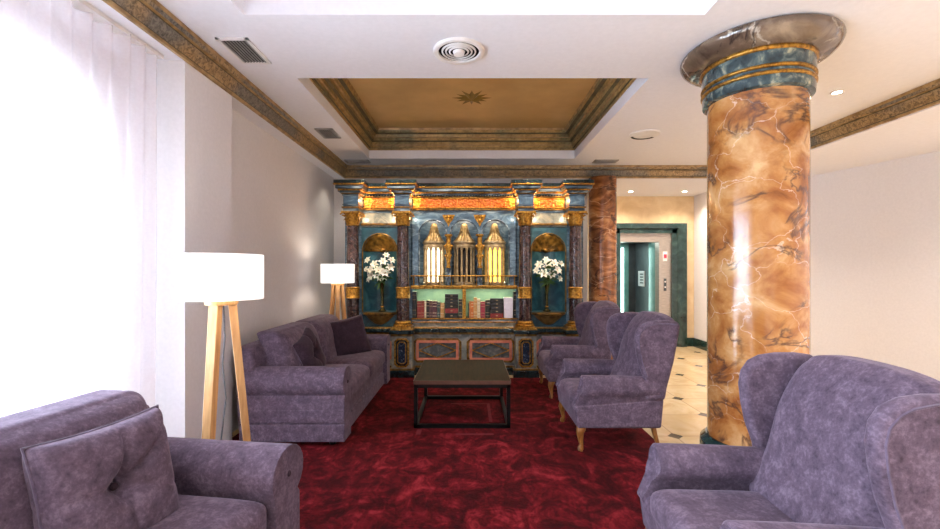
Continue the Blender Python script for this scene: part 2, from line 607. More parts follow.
prof = [(0, 2.80), (0.018, 2.802), (0.02, 2.822), (0.012, 2.826), (0.012, 2.834), (0.03, 2.86), (0.045, 2.90), (0.047, 2.912),
        (0.04, 2.916), (0.042, 2.924), (0.062, 2.93), (0.07, 2.955), (0.072, 2.983)]
path = [(XP, -3.2, 1, 0), (XP, YB, 1, -1), (XR, YB, -1, -1), (XR, -3.2, -1, 0)]
struct('trim_1', sweep(path, prof, False, [1, 1, 1, 2, 0, 0, 0, 1, 2, 1, 0, 1]), [M['carved'], M['bead'], M['groove']], smooth=True, ang=35)
prof = [(0, 3.10), (0.012, 3.10), (0.015, 3.125), (0.03, 3.13), (0.035, 3.16), (0.05, 3.165), (0.055, 3.20), (0.085, 3.215), (0.09, 3.25),
        (0.11, 3.255), (0.12, 3.29), (0.16, 3.30), (0.165, 3.335), (0.175, 3.36)]
x0, x1, y0, y1 = T2
path = [(x0, y0, 1, 1), (x0, y1, 1, -1), (x1, y1, -1, -1), (x1, y0, -1, 1)]
struct('trim_2', sweep(path, prof, True, [1, 0, 2, 0, 1, 0, 2, 0, 1, 0, 2, 0, 1]), [M['carved_plain'], M['bead'], M['groove']], smooth=True, ang=30)

# left side: window bay, pier, recessed wall
b = MB()
YW0, YW1, ZW0, ZW1 = -1.6, 2.5, 0.05, 2.36       # window opening
b.box(-2.6, -2.3, -3.2, YW0, 0, 2.9)
b.box(-2.6, -2.3, YW1, 2.905, 0, 2.9)
b.box(-2.6, -2.3, YW0, YW1, ZW1, 2.9)
b.box(-2.6, -2.3, YW0, YW1, 0, ZW0)
b.box(-2.6, XP, 2.905, 3.48, 0, 2.81)
b.box(-2.6, XW, 3.48, 6.9, 0, 2.81)
struct('wall_left', b, M['plaster'])
b = MB()
b.box(-2.6, 1.78, YB, YB + 0.2, 0, ZC)
struct('wall_back', b, M['plaster'])
b = MB()
b.box(-2.6, 6.6, -3.4, -3.2, 0, 3.1)
struct('wall_front', b, M['plaster'])
# gently bowed right wall
pts = [(4.17, 8.1), (4.16, 7.6), (4.5, 7.15), (5.02, 6.31), (5.43, 5.03), (5.62, 3.6), (5.7, 2.0), (5.7, -3.2)]
b = MB()
outer = [(x + 0.2, y + (0.05 if i else 0)) for i, (x, y) in enumerate(pts)]
b.prism(pts + outer[::-1], 'xy', 0, ZL)
struct('wall_right', b, M['plaster'], smooth=True, ang=50)
b = MB()
inn = [(x - 0.025, y) for x, y in pts[:4]]
b.prism(inn + pts[:4][::-1], 'xy', 0, 0.16)
struct('baseboard_right', b, M['green_stone'])
# hall end wall of cream marble with the lift opening
LX0, LX1, LZ = 2.78, 3.74, 2.10
YH = 8.1
b = MB()
b.box(1.4, LX0, YH, YH + 0.2, 0, ZL)
b.box(LX1, 4.2, YH, YH + 0.2, 0, ZL)
b.box(LX0, LX1, YH, YH + 0.2, LZ, ZL)
struct('wall_hall', b, M['cream_marble'])
b = MB()
b.box(4.02, 4.16, YH - 0.025, YH, 0, 0.16)
struct('baseboard_hall', b, M['green_stone'])
b = MB()
b.box(1.4, 1.6, YB + 0.2, YH, 0, ZL)
struct('wall_hall_side', b, M['plaster'])

# window
b = MB()
for y in (YW0, (YW0 + YW1) / 2 - 0.03, YW1 - 0.06):
    b.box(-2.46, -2.40, y, y + 0.06, ZW0, ZW1)
for z in (ZW0, ZW1 - 0.06):
    b.box(-2.46, -2.40, YW0, YW1, z, z + 0.06)
w = struct('window_1', b, M['white_metal'])
b = MB()
b.box(-2.435, -2.425, YW0 + 0.05, YW1 - 0.05, ZW0 + 0.05, ZW1 - 0.05)
obj('glass_pane', b, M['glass'], w)

# sheer curtain
b = MB()
n, mz = 420, 14
rows = []
for j in range(mz + 1):
    z = 0.02 + (2.795 - 0.02) * j / mz
    row = []
    for i in range(n + 1):
        y = -1.9 + (2.80 + 1.9) * i / n
        ph = y * 2 * PI / 0.115
        amp = 0.022 + 0.012 * math.sin(y * 5.1 + 1)
        gather = 0.6 + 0.5 * (z / 2.8) ** 6
        x = -2.04 + amp * gather * math.sin(ph + 0.5 * math.sin(z * 1.3 + y * 3)) + 0.012 * math.sin(y * 9 + z)
        row.append(b.bm.verts.new((x, y + 0.012 * math.cos(ph * 1.0), z)))
    rows.append(row)
for j in range(mz):
    for i in range(n):
        b.bm.faces.new([rows[j][i], rows[j][i + 1], rows[j + 1][i + 1], rows[j + 1][i]])
cu = obj('curtain', b, M['voile'], smooth=True, ang=180)
tag(cu, 'sheer white voile curtain glowing with daylight, hung over the window', 'curtain')
b = MB()
b.box(-2.08, -2.0, -1.95, 2.84, 2.782, 2.806)
obj('curtain_rail', b, M['white_metal'], cu)

# ------------------------------------------------------------------ rug
b = MB()
b.box(-1.98, 1.52, 0.1, 5.64, 0.0, 0.016)
rug = obj('rug', b, M['rug'], bev=0.006)
tag(rug, 'large crimson pile rug covering the lounge floor under the seating', 'rug')
for x0, x1, y0, y1 in ((0.175, 0.205, 3.98, 4.54), (-0.2, 0.2, 4.52, 4.55), (-0.12, 0.2, 3.67, 3.705), (-0.46, -0.42, 3.68, 3.8)):
    b = MB()
    b.box(x0, x1, y0, y1, 0.0155, 0.0168)
    obj('pile_mark', b, M['rug_mark'], rug)

# ------------------------------------------------------------------ big column
col = thing('marble_column', 'thick round column painted as amber veined marble with dark flared capital', 'column', (2.070, 3.15, 0))
R = 0.312
b = MB()
b.lathe([(R, 0.19), (R, 2.66)], n=64)
obj('shaft', b, M['amber'], col, smooth=True)
b = MB()
b.lathe([(R + 0.05, 0), (R + 0.05, 0.14), (R + 0.045, 0.16), (R + 0.02, 0.18), (R + 0.012, 0.195)], n=64)
obj('base', b, M['green_stone'], col, smooth=True)
b = MB()
b.lathe([(R + 0.005, 2.61), (R + 0.03, 2.62), (R + 0.034, 2.66), (R + 0.03, 2.69), (R + 0.03, 2.74), (R + 0.036, 2.75), (R + 0.036, 2.85), (R + 0.02, 2.865)], n=64)
cp = obj('capital_band', b, M['teal_marble'], col, smooth=True, ang=30)
for z, rr in ((2.695, 0.013), (2.74, 0.013), (2.857, 0.019)):
    b = MB()
    pr = [(R + 0.03 + rr * math.cos(a), z + rr * math.sin(a)) for a in [k * PI / 5 - PI / 2 for k in range(6)]]
    b.lathe([(R, z - rr)] + pr + [(R, z + rr)], n=64)
    obj('gold_ring', b, M['gold'], cp, smooth=True)
b = MB()
b.lathe([(R + 0.03, 2.866), (R + 0.07, 2.872), (R + 0.115, 2.886), (R + 0.15, 2.906), (R + 0.174, 2.93), (R + 0.185, 2.955), (R + 0.182, 2.973), (R + 0.165, 2.984)], n=64)
obj('capital', b, M['grey_marble'], col, smooth=True, ang=80)

# brown half column by the hall
b = MB()
b.lathe([(0.205, 0), (0.205, ZL)], 1.985, YB - 0.06, n=40)
pc = obj('marble_pilaster', b, M['brown_marble'], smooth=True)
tag(pc, 'slimmer dark brown marble column between bookcase and hall opening', 'column')

# ------------------------------------------------------------------ ceiling fittings
b = MB()
st = thing('ceiling_star', 'dark gold many-pointed star ornament on the gold recessed ceiling', 'ornament', (0.02, 4.92, 3.359))
pts = []
for k in range(24):
    r = (0.23 if k % 4 == 0 else 0.2) if k % 2 == 0 else 0.10
    pts.append((r * math.cos(k * PI / 12), r * math.sin(k * PI / 12)))
v0 = b.bm.verts.new((0, 0, -0.035))
ring = [b.bm.verts.new((x, y, 0)) for x, y in pts]
for k in range(24):
    b.bm.faces.new([v0, ring[k], ring[(k + 1) % 24]])
b.bm.faces.new(ring[::-1])
obj('star_rays', b, M['star'], st)


def round_vent(loc, r, label):
    t = thing('round_ceiling_vent', label, 'vent', loc, 0, 'round ceiling vents')
    b = MB()
    b.lathe([(r, 0), (r, -0.012), (r * 0.95, -0.02), (r * 0.8, -0.016), (r * 0.78, 0.0)], n=48, caps=False)
    obj('rim', b, M['white_metal'], t, smooth=True, ang=50)
    b = MB()
    b.lathe([(r * 0.82, -0.003), (0.0001, -0.003)], n=48)
    obj('duct_opening', b, M['duct_black'], t)
    for q in (0.64, 0.5, 0.36):
        b = MB()
        b.lathe([(r * q + 0.007, -0.006), (r * q + 0.005, -0.012), (r * q - 0.004, -0.015), (r * q - 0.004, -0.006)], n=40, caps=False)
        obj('diffuser_ring', b, M['white_metal'], t, smooth=True)
    b = MB()
    b.lathe([(r * 0.24, -0.008), (r * 0.2, -0.028), (0.001, -0.034)], n=32)
    obj('diffuser_centre', b, M['white_metal'], t, smooth=True)
    return t


round_vent((-0.08, 3.13, ZC), 0.185, 'round white ceiling diffuser with concentric rings above the coffee table')
t = thing('round_ceiling_vent', 'small round half-open ceiling vent beside the marble column, dark slots', 'vent', (2.02, 5.03, ZC), 0, 'round ceiling vents')
b = MB()
b.lathe([(0.17, 0), (0.165, -0.012), (0.13, -0.016), (0.001, -0.016)], n=40)
obj('cover', b, M['white_metal'], t, smooth=True)
b = MB()
b.lathe([(0.150, -0.0162), (0.152, -0.021), (0.128, -0.021), (0.126, -0.0162)], n=24, a0=0.15 * PI, a1=0.9 * PI, caps=False)
obj('slot', b, M['duct_black'], t)


def grille(cx, cy, wx, wy, along, label, met='white_metal'):
    t = thing('ceiling_grille', label, 'vent', (cx, cy, ZC), 0, 'rectangular ceiling grilles')
    b = MB()
    f = 0.022
    b.box(-wx / 2, wx / 2, -wy / 2, -wy / 2 + f, -0.012, 0)
    b.box(-wx / 2, wx / 2, wy / 2 - f, wy / 2, -0.012, 0)
    b.box(-wx / 2, -wx / 2 + f, -wy / 2, wy / 2, -0.012, 0)
    b.box(wx / 2 - f, wx / 2, -wy / 2, wy / 2, -0.012, 0)
    obj('frame', b, M[met], t)
    b = MB()
    b.box(-wx / 2 + f, wx / 2 - f, -wy / 2 + f, wy / 2 - f, -0.004, -0.001)
    obj('duct_opening', b, M['duct_black'], t)
    b = MB()
    L = wx if along == 'y' else wy
    k = int((L - 2 * f) / 0.022)
    for i in range(k):
        q = -L / 2 + f + (i + 0.5) * (L - 2 * f) / k
        if along == 'y':
            b.box(q - 0.0035, q + 0.0035, -wy / 2 + f, wy / 2 - f, -0.011, -0.003)
        else:
            b.box(-wx / 2 + f, wx / 2 - f, q - 0.0035, q + 0.0035, -0.011, -0.003)
    obj('slats', b, M['vent_grey'], t)
    return t


grille(-1.62, 3.13, 0.22, 0.36, 'y', 'rectangular white ceiling grille nearest the window, dark slats')
grille(-1.63, 5.0, 0.2, 0.34, 'y', 'grey ceiling grille over the far sofa, left of the gold recess', 'vent_grey')
grille(-1.62, 6.27, 0.34, 0.17, 'x', 'small grey ceiling grille in the corner above the bookcase, beside far lamp', 'vent_grey')
grille(1.95, 6.27, 0.34, 0.17, 'x', 'small grey ceiling grille above the brown marble column', 'vent_grey')

DL = None
def downlight(loc, label, power, col=(1, 0.86, 0.7)):
    t = thing('ceiling_downlight', label, 'light', loc, group='recessed ceiling spotlights')
    b = MB()
    b.lathe([(0.05, 0), (0.05, -0.006), (0.036, -0.008), (0.034, 0)], n=24, caps=False)
    obj('trim_ring', b, M['white_metal'], t, smooth=True)
    b = MB()
    b.lathe([(0.034, -0.004), (0.0005, -0.004)], n=20)
    obj('bulb', b, M['bulb'], t)
    spot('downlight_beam', (loc[0], loc[1], loc[2] - 0.02), power, col, 2.4)


def spot(name, loc, power, col, ang, rot=(0, 0, 0), blend=0.9, r=0.04):
    l = bpy.data.lights.new(name, 'SPOT')
    l.energy = power
    l.color = col
    l.spot_size = ang
    l.spot_blend = blend
    l.shadow_soft_size = r
    o = bpy.data.objects.new(name, l)
    o.location = loc
    o.rotation_euler = rot
    C.objects.link(o)
    return o


def area(name, loc, rot, sx, sy, power, col):
    l = bpy.data.lights.new(name, 'AREA')
    l.shape = 'RECTANGLE'
    l.size, l.size_y = sx, sy
    l.energy = power
    l.color = col
    o = bpy.data.objects.new(name, l)
    o.location = loc
    o.rotation_euler = rot
    C.objects.link(o)
    return o


def point(name, loc, power, col, r=0.03):
    l = bpy.data.lights.new(name, 'POINT')
    l.energy = power
    l.color = col
    l.shadow_soft_size = r
    o = bpy.data.objects.new(name, l)
    o.location = loc
    C.objects.link(o)
    return o


downlight((3.25, 3.85, ZC), 'lit recessed spotlight right of the big column capital', 60)
downlight((3.74, 7.58, ZL), 'lit recessed spotlight in the hall ceiling, nearer the right wall', 60)
downlight((2.80, 7.58, ZL), 'lit recessed spotlight in the hall ceiling, nearer the brown column', 60)

# ------------------------------------------------------------------ lift
lf = thing('elevator', 'elevator with dark green stone surround, steel jamb and glass-lined cabin', 'elevator', (3.26, YH, 0))
w = (LX1 - LX0) / 2
b = MB()
for s in (-1, 1):
    b.prism([(s * w, -0.05), (s * (w + 0.09), -0.05), (s * (w + 0.11), -0.075), (s * (w + 0.17), -0.085), (s * (w + 0.26), -0.085), (s * (w + 0.26), 0), (s * w, 0)], 'xy', 0, LZ + 0.18)
b.prism([(-0.05, LZ), (-0.05, LZ + 0.07), (-0.08, LZ + 0.09), (-0.085, LZ + 0.18), (0, LZ + 0.18), (0, LZ)], 'yz', -w - 0.26, w + 0.26)
obj('door_surround', b, M['green_stone'], lf)
b = MB()
b.box(-w, w, 0.0, 0.18, LZ - 0.16, LZ)
b.box(w - 0.22, w, 0.0, 0.18, 0, LZ - 0.16)
jb = obj('steel_jamb', b, M['steel'], lf)
b = MB()
b.box(-w, w + 0.05, 1.4, 1.45, 0, LZ)
b.box(-w - 0.05, -w, 0.18, 1.45, 0, LZ)
b.box(-w, w, 0.18, 1.45, LZ - 0.10, LZ + 0.04)
b.box(w - 0.13, w + 0.05, 0.7, 1.45, 0, LZ)
obj('cabin', b, M['cabin_grey'], lf)
b = MB()
b.box(-w, w, 0.0, 1.4, -0.004, 0.012)
obj('cabin_floor', b, M['grey_marble'], lf)
b = MB()
b.box(w - 0.135, w + 0.05, 0.18, 0.68, 0, LZ)
obj('glass_side', b, M['cabin_glass'], lf)
b = MB()
b.box(-w + 0.02, 0.20, 1.38, 1.4, 0, LZ)
obj('glass_back', b, M['cabin_glass'], lf)
b = MB()
b.box(0.03, 0.075, 1.34, 1.37, 0.2, LZ - 0.2)
obj('light_strip', b, M['led_cool'], lf)
b = MB()
b.box(w - 0.145, w - 0.13, 0.88, 1.2, 1.08, 1.40)
nt_ = obj('notice', b, M['white_metal'], lf)
b = MB()
for k in range(4):
    b.box(w - 0.147, w - 0.1449, 0.93, 1.1, 1.14 + k * 0.06, 1.165 + k * 0.06)
obj('notice_lines', b, M['cabin_grey'], nt_)
b = MB()
b.box(w - 0.15, w - 0.07, -0.012, 0, 1.58, 1.76)
dp = obj('floor_indicator', b, M['white_metal'], lf, bev=0.004)
b = MB()
b.box(w - 0.135, w - 0.085, -0.018, -0.012, 1.64, 1.71)
obj('red_display', b, M['led_red'], dp)
b = MB()
b.box(w - 0.135, w - 0.085, -0.01, 0, 1.03, 1.26)
cpn = obj('call_panel', b, M['cabin_grey'], lf, bev=0.003)
for k in range(2):
    b = MB()
    b.ball((w - 0.11, -0.012, 1.10 + 0.1 * k), 0.017, 10, (1, 0.5, 1))
    obj('call_button', b, M['white_metal'], cpn, smooth=True)

# ------------------------------------------------------------------ floor lamps
def make_lamp(loc, label, az):
    t = thing('floor_lamp', label, 'lamp', loc, 0, 'tripod floor lamps')
    r, zb, zt_ = 0.205, 1.25, 1.488
    b = MB()
    b.lathe([(r - 0.003, zb), (r, zb + 0.004), (r, zt_ - 0.004), (r - 0.003, zt_), (r - 0.006, zt_ - 0.004), (r - 0.006, zb + 0.004), (r - 0.003, zb)], n=56, caps=False)
    obj('lamp_shade', b, M['shade'], t, smooth=True, ang=60)
    b = MB()
    b.lathe([(0.001, zb - 0.03), (0.075, zb - 0.03), (0.08, zb - 0.022), (0.08, zb - 0.008), (0.001, zb - 0.008)], n=28)
    b.lathe([(0.012, zb - 0.01), (0.012, zb + 0.10)], n=12)
    for k in range(3):
        a = k * 2 * PI / 3 + 0.4
        b.tube([(0, 0, zb + 0.09), ((r - 0.005) * math.cos(a), (r - 0.005) * math.sin(a), zb + 0.09)], 0.003, 6)
    obj('hub', b, M['oak'], t, smooth=True)
    b = MB()
    b.ball((0, 0, zb + 0.14), 0.035, 12, (1, 1, 1.25))
    obj('bulb', b, M['bulb'], t, smooth=True)
    for a in az:
        a = math.radians(a)
        d = Vector((math.cos(a), math.sin(a), 0))
        b = MB()
        b.tube([d * 0.165 + Vector((0, 0, 0.0)), d * 0.05 + Vector((0, 0, zb - 0.01))], [(0.025, 0.030), (0.029, 0.035)], 4, up=d)
        obj('leg', b, M['oak'], t, bev=0.003)
    b = MB()
    b.tube([(0.01, 0.0, zb - 0.03), (0.012, 0.01, 1.05), (0.0, 0.01, 0.9), (0.018, 0.01, 0.72), (-0.002, 0.0, 0.5), (0.006, 0, 0.3), (-0.02, 0.02, 0.1), (-0.05, 0.06, 0.012)], 0.0045, 6)
    obj('cord', b, M['cord'], t, smooth=True)
    point('lamp_glow', (loc[0], loc[1], loc[2] + 1.37), 2.0 if loc[1] < 4 else 4.5, (1, 0.88, 0.72), 0.06)
    return t


make_lamp((-1.325, 2.32, 0), 'white drum shade tripod lamp with oak legs, behind foreground sofa arm', (28, 268, 148))
make_lamp((-1.66, 5.46, 0), 'white drum shade tripod lamp in the far corner beside the bookcase', (287, 47, 167))

# ------------------------------------------------------------------ sofas
def pillow_mb(w, h, th, tuft, Mx, n=36):
    b = MB()
    S = {}
    for side in (1, -1):
        for i in range(n + 1):
            for j in range(n + 1):
                u, v = 2 * i / n - 1, 2 * j / n - 1
                edge = max(abs(u), abs(v)) > 0.999
                # pointed corners, sides drawn in a little
                px = u * w / 2 * (1 - 0.07 * (1 - v * v) * abs(u) ** 2)
                pz = v * h / 2 * (1 - 0.07 * (1 - u * u) * abs(v) ** 2)
                t = th / 2 * ((1 - u ** 4) * (1 - v ** 4)) ** 0.42
                if tuft:
                    d2 = u * u + v * v
                    t -= th * 0.40 * math.exp(-d2 / 0.05)
                    for an, am in ((1.72, 0.3), (2.5, 0.22), (0.1, 0.12), (4.6, 0.12), (3.5, 0.1)):
                        ca, sa = math.cos(an), math.sin(an)
                        along, off = u * ca + v * sa, -u * sa + v * ca
                        if along > 0:
                            t -= th * am * math.exp(-off * off / 0.003) * math.exp(-along * 1.3)
                if edge and side == -1:
                    continue
                S[(side, i, j)] = b.bm.verts.new(Mx @ Vector((px, side * max(t, 0.0), pz)))
    for side in (1, -1):
        for i in range(n):
            for j in range(n):
                q = [S.get((side, a, c)) or S[(1, a, c)] for a, c in ((i, j), (i + 1, j), (i + 1, j + 1), (i, j + 1))]
                b.bm.faces.new(q)
    return b


def make_pillow(name, label, loc, rot, w, h, th, tuft, m, group=None):
    Mx = Euler(rot, 'XYZ').to_matrix().to_4x4()
    o = obj(name, pillow_mb(w, h, th, tuft, Mx), m, smooth=True, ang=180)
    o.location = loc
    tag(o, label, 'cushion', group)
    b = MB()
    n = 10
    ring = []
    for u, v in [(2 * i / n - 1, -1) for i in range(n)] + [(1, 2 * i / n - 1) for i in range(n)] + [(1 - 2 * i / n, 1) for i in range(n)] + [(-1, 1 - 2 * i / n) for i in range(n + 1)]:
        ring.append(Mx @ Vector((u * w / 2 * (1 - 0.07 * (1 - v * v)), 0, v * h / 2 * (1 - 0.07 * (1 - u * u)))))
    b.tube(ring, 0.005, 6)
    obj('piping', b, M['piping'], o, smooth=True)
    if tuft:
        b = MB()
        for s in (1, -1):
            b.ball(Mx @ Vector((0, s * th * 0.10, 0)), 0.014, 10)
        obj('button', b, M['velvet_dark'], o, smooth=True)
    return o


def make_sofa(loc, label, rz=0):
    L, D_ = 1.98, 0.92
    t = thing('sofa', label, 'sofa', loc, rz, 'purple velvet sofas')
    V = M['velvet']
    b = MB()
    b.box(0.10, D_ - 0.035, 0.015, L - 0.015, 0.05, 0.185)
    b.box(0.10, D_ - 0.045, 0.02, L - 0.02, 0.19, 0.30)
    obj('seat_frame', b, V, t, bev=0.012, seg=3)
    for y0, s in ((0.0, 1), (L, -1)):
        b = MB()
        # keyhole section swept along x: rolled top over a narrower panel
        c, r = 0.115, 0.118
        pts = [(0.018, 0.05), (0.018, 0.182), (0.034, 0.187), (0.034, 0.193), (0.024, 0.198), (0.026, 0.385)]
        for k in range(15):
            a = PI + 0.95 - k * (PI + 1.4) / 14
            pts.append((c + r * 1.04 * math.cos(a), 0.503 + r * math.sin(a)))
        pts += [(0.215, 0.40), (0.215, 0.05)]
        pts = [(y0 + s * p, z) for p, z in pts]
        b.prism(pts, 'yz', 0.10, D_)
        arm = obj('arm', b, V, t, bev=0.006, seg=2, smooth=True, ang=50)
        b = MB()
        b.ball((D_ + 0.001, y0 + s * c, 0.50), 0.014, 10, (0.5, 1, 1))
        obj('arm_button', b, M['velvet_dark'], arm, smooth=True)
    b = MB()
    def lean(u, v, w, p):
        return (p.x - 0.05 * (w + 1) / 2, p.y, p.z)
    b.rbox((0.16, L / 2, 0.42), (0.09, L / 2 - 0.04, 0.365), 0.05, 10, lean)
    obj('backrest', b, V, t, smooth=True, ang=180, sub=1)
    ys = [0.215, L / 2, L - 0.215]
    for k in range(2):
        y0, y1 = ys[k] + 0.006, ys[k + 1] - 0.006
        b = MB()
        def puff(u, v, w, p):
            g = (1 - u ** 4) * (1 - v ** 4)
            return (p.x, p.y, p.z + (0.03 * g if w > 0 else 0))
        b.rbox((0.565, (y0 + y1) / 2, 0.372), (0.345, (y1 - y0) / 2, 0.076), 0.05, 12, puff)
        obj('seat_cushion', b, V, t, smooth=True, ang=180, sub=1)
        b = MB()
        def back(u, v, w, p):
            g = (1 - v ** 4) * (1 - w ** 4)
            x = p.x + (0.045 * g if u > 0 else 0)
            return (x - 0.075 * w, p.y, p.z)
        b.rbox((0.29, (y0 + y1) / 2, 0.655), (0.105, (y1 - y0) / 2 + 0.004, 0.225), 0.045, 14, back)
        obj('back_cushion', b, V, t, smooth=True, ang=180, sub=1)
    for x in (0.1, D_ - 0.12):
        for y in (0.12, L - 0.12):
            b = MB()
            b.lathe([(0.025, 0.0), (0.032, 0.055)], x, y, 14)
            obj('foot', b, M['black_metal'], t, smooth=True)
    return t


make_sofa((-1.90, 3.37, 0.0165), 'purple velvet sofa with rolled arms along left wall, coffee table side')
make_sofa((-1.945, 0.17, 0.0165), 'foreground purple velvet sofa by the curtained window, cut by the frame', math.radians(-7.5))
make_pillow('throw_cushion', 'lilac velvet cushion with a tufted centre button on the foreground sofa', (-1.25, 1.51, 0.65),
            (math.radians(13), math.radians(0), math.radians(-104)), 0.435, 0.44, 0.19, True, M['velvet'], 'sofa cushions')
make_pillow('throw_cushion', 'plum cushion tilted against the near end of the far sofa back', (-1.455, 3.93, 0.635),
            (math.radians(20), math.radians(14), math.radians(-84)), 0.44, 0.42, 0.17, True, M['velvet_dark'], 'sofa cushions')
make_pillow('throw_cushion', 'dark plum cushion propped in the far corner of the far sofa', (-1.36, 4.83, 0.66),
            (math.radians(18), math.radians(8), math.radians(-140)), 0.47, 0.44, 0.17, False, M['velvet_dark'], 'sofa cushions')

# ------------------------------------------------------------------ wing chairs (facing -x, origin at the floor)
def make_chair(loc, rz, label):
    t = thing('wing_chair', label, 'armchair', loc, rz, 'purple velvet wing chairs')
    V = M['velvet']
    b = MB()
    b.prism([(-0.318, 0.185), (0.322, 0.185), (0.342, 0.41), (-0.325, 0.36), (-0.335, 0.32)], 'xz', -0.362, 0.362)
    obj('seat_frame', b, V, t, bev=0.018, seg=3)
    b = MB()
    def puff(u, v, w, p):
        g = (1 - u ** 4) * (1 - v ** 4)
        return (p.x, p.y, p.z + (0.02 * g if w > 0 else 0))
    b.rbox((-0.085, 0, 0.360), (0.255, 0.243, 0.062), 0.045, 12, puff)
    obj('seat_cushion', b, V, t, smooth=True, ang=180, sub=1)
    # raked back pad, arched on top
    b = MB()
    def back(u, v, w, p):
        k = (w + 1) / 2
        x = p.x * (1 - 0.38 * k) + 0.20 * k + 0.02 * k * k
        if u < 0:
            x -= 0.045 * (1 - v ** 4) * (1 - (2 * k - 0.8) ** 2 * 0.5)
        z = p.z - 0.018 * k + 0.045 * (1 - v * v) * k ** 4
        return (x, p.y * (1 - 0.04 * k), z)
    b.rbox((0.205, 0, 0.70), (0.085, 0.318, 0.31), 0.05, 14, back)
    obj('backrest', b, V, t, smooth=True, ang=180, sub=1)
    for s in (-1, 1):
        wp = [(0.20, 0.40), (0.185, 0.58), (0.150, 0.68), (0.130, 0.78), (0.122, 0.86), (0.132, 0.92), (0.165, 0.968), (0.215, 0.994), (0.29, 1.006),
              (0.37, 1.007), (0.435, 0.998), (0.462, 0.978), (0.455, 0.92), (0.412, 0.69), (0.362, 0.50), (0.345, 0.40)]
        b = MB()
        y0, y1 = sorted((s * 0.31, s * 0.378))
        b.prism(wp, 'xz', y0, y1)
        wg = obj('wing', b, V, t, bev=0.026, seg=4, smooth=True, ang=60)
        b = MB()
        b.tube([(x + 0.022, s * 0.377, z) for x, z in wp[1:5]] + [(0.155, s * 0.377, 0.91), (0.185, s * 0.377, 0.948), (0.225, s * 0.377, 0.97)] + [(x, s * 0.377, z - 0.022) for x, z in wp[8:11]], 0.005, 6)
        obj('piping', b, M['piping'], wg, smooth=True)
        b = MB()
        # rolled arm: section in y-z along x, drawn back at the front
        c, r = s * 0.318, 0.084
        sec = [(c + r * 0.98 * math.cos(a), 0.498 + r * math.sin(a)) for a in [-0.95 + k * (PI + 1.9) / 18 for k in range(19)]]
        sec += [(c - 0.036, 0.33), (c + 0.036, 0.33)]
        n0 = len(sec)
        rings = []
        for x, sc_, dz in ((-0.262, 0.72, 0), (-0.278, 0.9, 0), (-0.268, 1.0, 0), (-0.2, 1.0, 0.0), (0.0, 0.97, 0.0), (0.22, 0.94, -0.004), (0.30, 0.9, -0.006)):
            ring = []
            for y, z in sec:
                zz = 0.47 + (z - 0.47) * sc_ + dz
                xx = x - (0.075 * max(0.0, (0.49 - zz) / 0.16) if x < -0.1 else 0)
                ring.append(b.bm.verts.new((xx, c + (y - c) * sc_, zz)))
            rings.append(ring)
        for i in range(len(rings) - 1):
            for k in range(n0):
                j = (k + 1) % n0
                b.bm.faces.new([rings[i][k], rings[i][j], rings[i + 1][j], rings[i + 1][k]])
        b.bm.faces.new(rings[0])
        b.bm.faces.new(rings[-1][::-1])
        obj('arm', b, V, t, smooth=True, ang=60)
        # legs: cabriole in front, raked at the back
        b = MB()
        yy = s * 0.315
        b.tube([(-0.27, yy, 0.20), (-0.283, yy + s * 0.008, 0.172), (-0.292, yy + s * 0.014, 0.14), (-0.286, yy + s * 0.010, 0.09), (-0.279, yy + s * 0.006, 0.05), (-0.286, yy + s * 0.010, 0.022), (-0.290, yy + s * 0.012, 0.004)],
               [0.034, 0.036, 0.029, 0.020, 0.0155, 0.022, 0.018], 12)
        obj('leg', b, M['leg_wood'], t, smooth=True)
        b = MB()
        b.tube([(0.27, yy, 0.20), (0.29, yy, 0.12), (0.325, yy, 0.003)], [0.026, 0.022, 0.016], 4)
        obj('leg', b, M['leg_wood'], t, bev=0.004)
    return t


c1 = make_chair((1.135, 3.665, 0.0165), 0, 'purple velvet wing chair midway between the coffee table and big column')
dup(c1, (1.165, 5.04, 0.0165), 0, 'farthest purple velvet wing chair, nearest the bookcase')
dup(c1, (1.118, 1.685, 0.0165), math.radians(-2.5), 'foreground purple velvet wing chair in front of the big column, cut by the frame')

# ------------------------------------------------------------------ coffee table
ct = thing('coffee_table', 'square dark wood coffee table on an open black metal frame', 'table', (-0.069, 4.275, 0.017))
b = MB()
b.box(-0.424, 0.424, -0.450, 0.450, 0.388, 0.42)
obj('table_top', b, M['wood_dark'], ct)
b = MB()
for s in (-1, 1):
    b.box(-0.429, 0.429, min(s * 0.450, s * 0.455), max(s * 0.450, s * 0.455), 0.386, 0.4195)
    b.box(min(s * 0.424, s * 0.429), max(s * 0.424, s * 0.429), -0.450, 0.450, 0.386, 0.4195)
obj('edge_band', b, M['wood_edge'], ct)
q, X, Y = 0.032, 0.425, 0.448
b = MB()
for z0 in (0.0, 0.354):
    for s in (-1, 1):
        b.box(-X, X, s * Y - (q if s > 0 else 0), s * Y + (0 if s > 0 else q), z0, z0 + q)
        b.box(s * X - (q if s > 0 else 0), s * X + (0 if s > 0 else q), -Y, Y, z0, z0 + q)
obj('rails', b, M['black_metal'], ct)
for sx in (-1, 1):
    for sy in (-1, 1):
        b = MB()
        b.box(min(sx * X, sx * (X - q)), max(sx * X, sx * (X - q)), min(sy * Y, sy * (Y - q)), max(sy * Y, sy * (Y - q)), 0, 0.386)
        obj('leg', b, M['black_metal'], ct)

# ------------------------------------------------------------------ bookcase
XB, YO = -0.08, 6.0
bc = thing('bookcase', 'blue and gold carved baroque bookcase with columns, niches and a triple arcade', 'bookcase', (XB, YO, 0))
A, Bo = 0.813, 1.483                      # inner and outer column offsets
FY, CY, BY, KY = -0.335, -0.20, -0.07, 0.20
NC = (A + Bo) / 2                          # niche centre
G, GD = M['gold'], M['gold_dark']

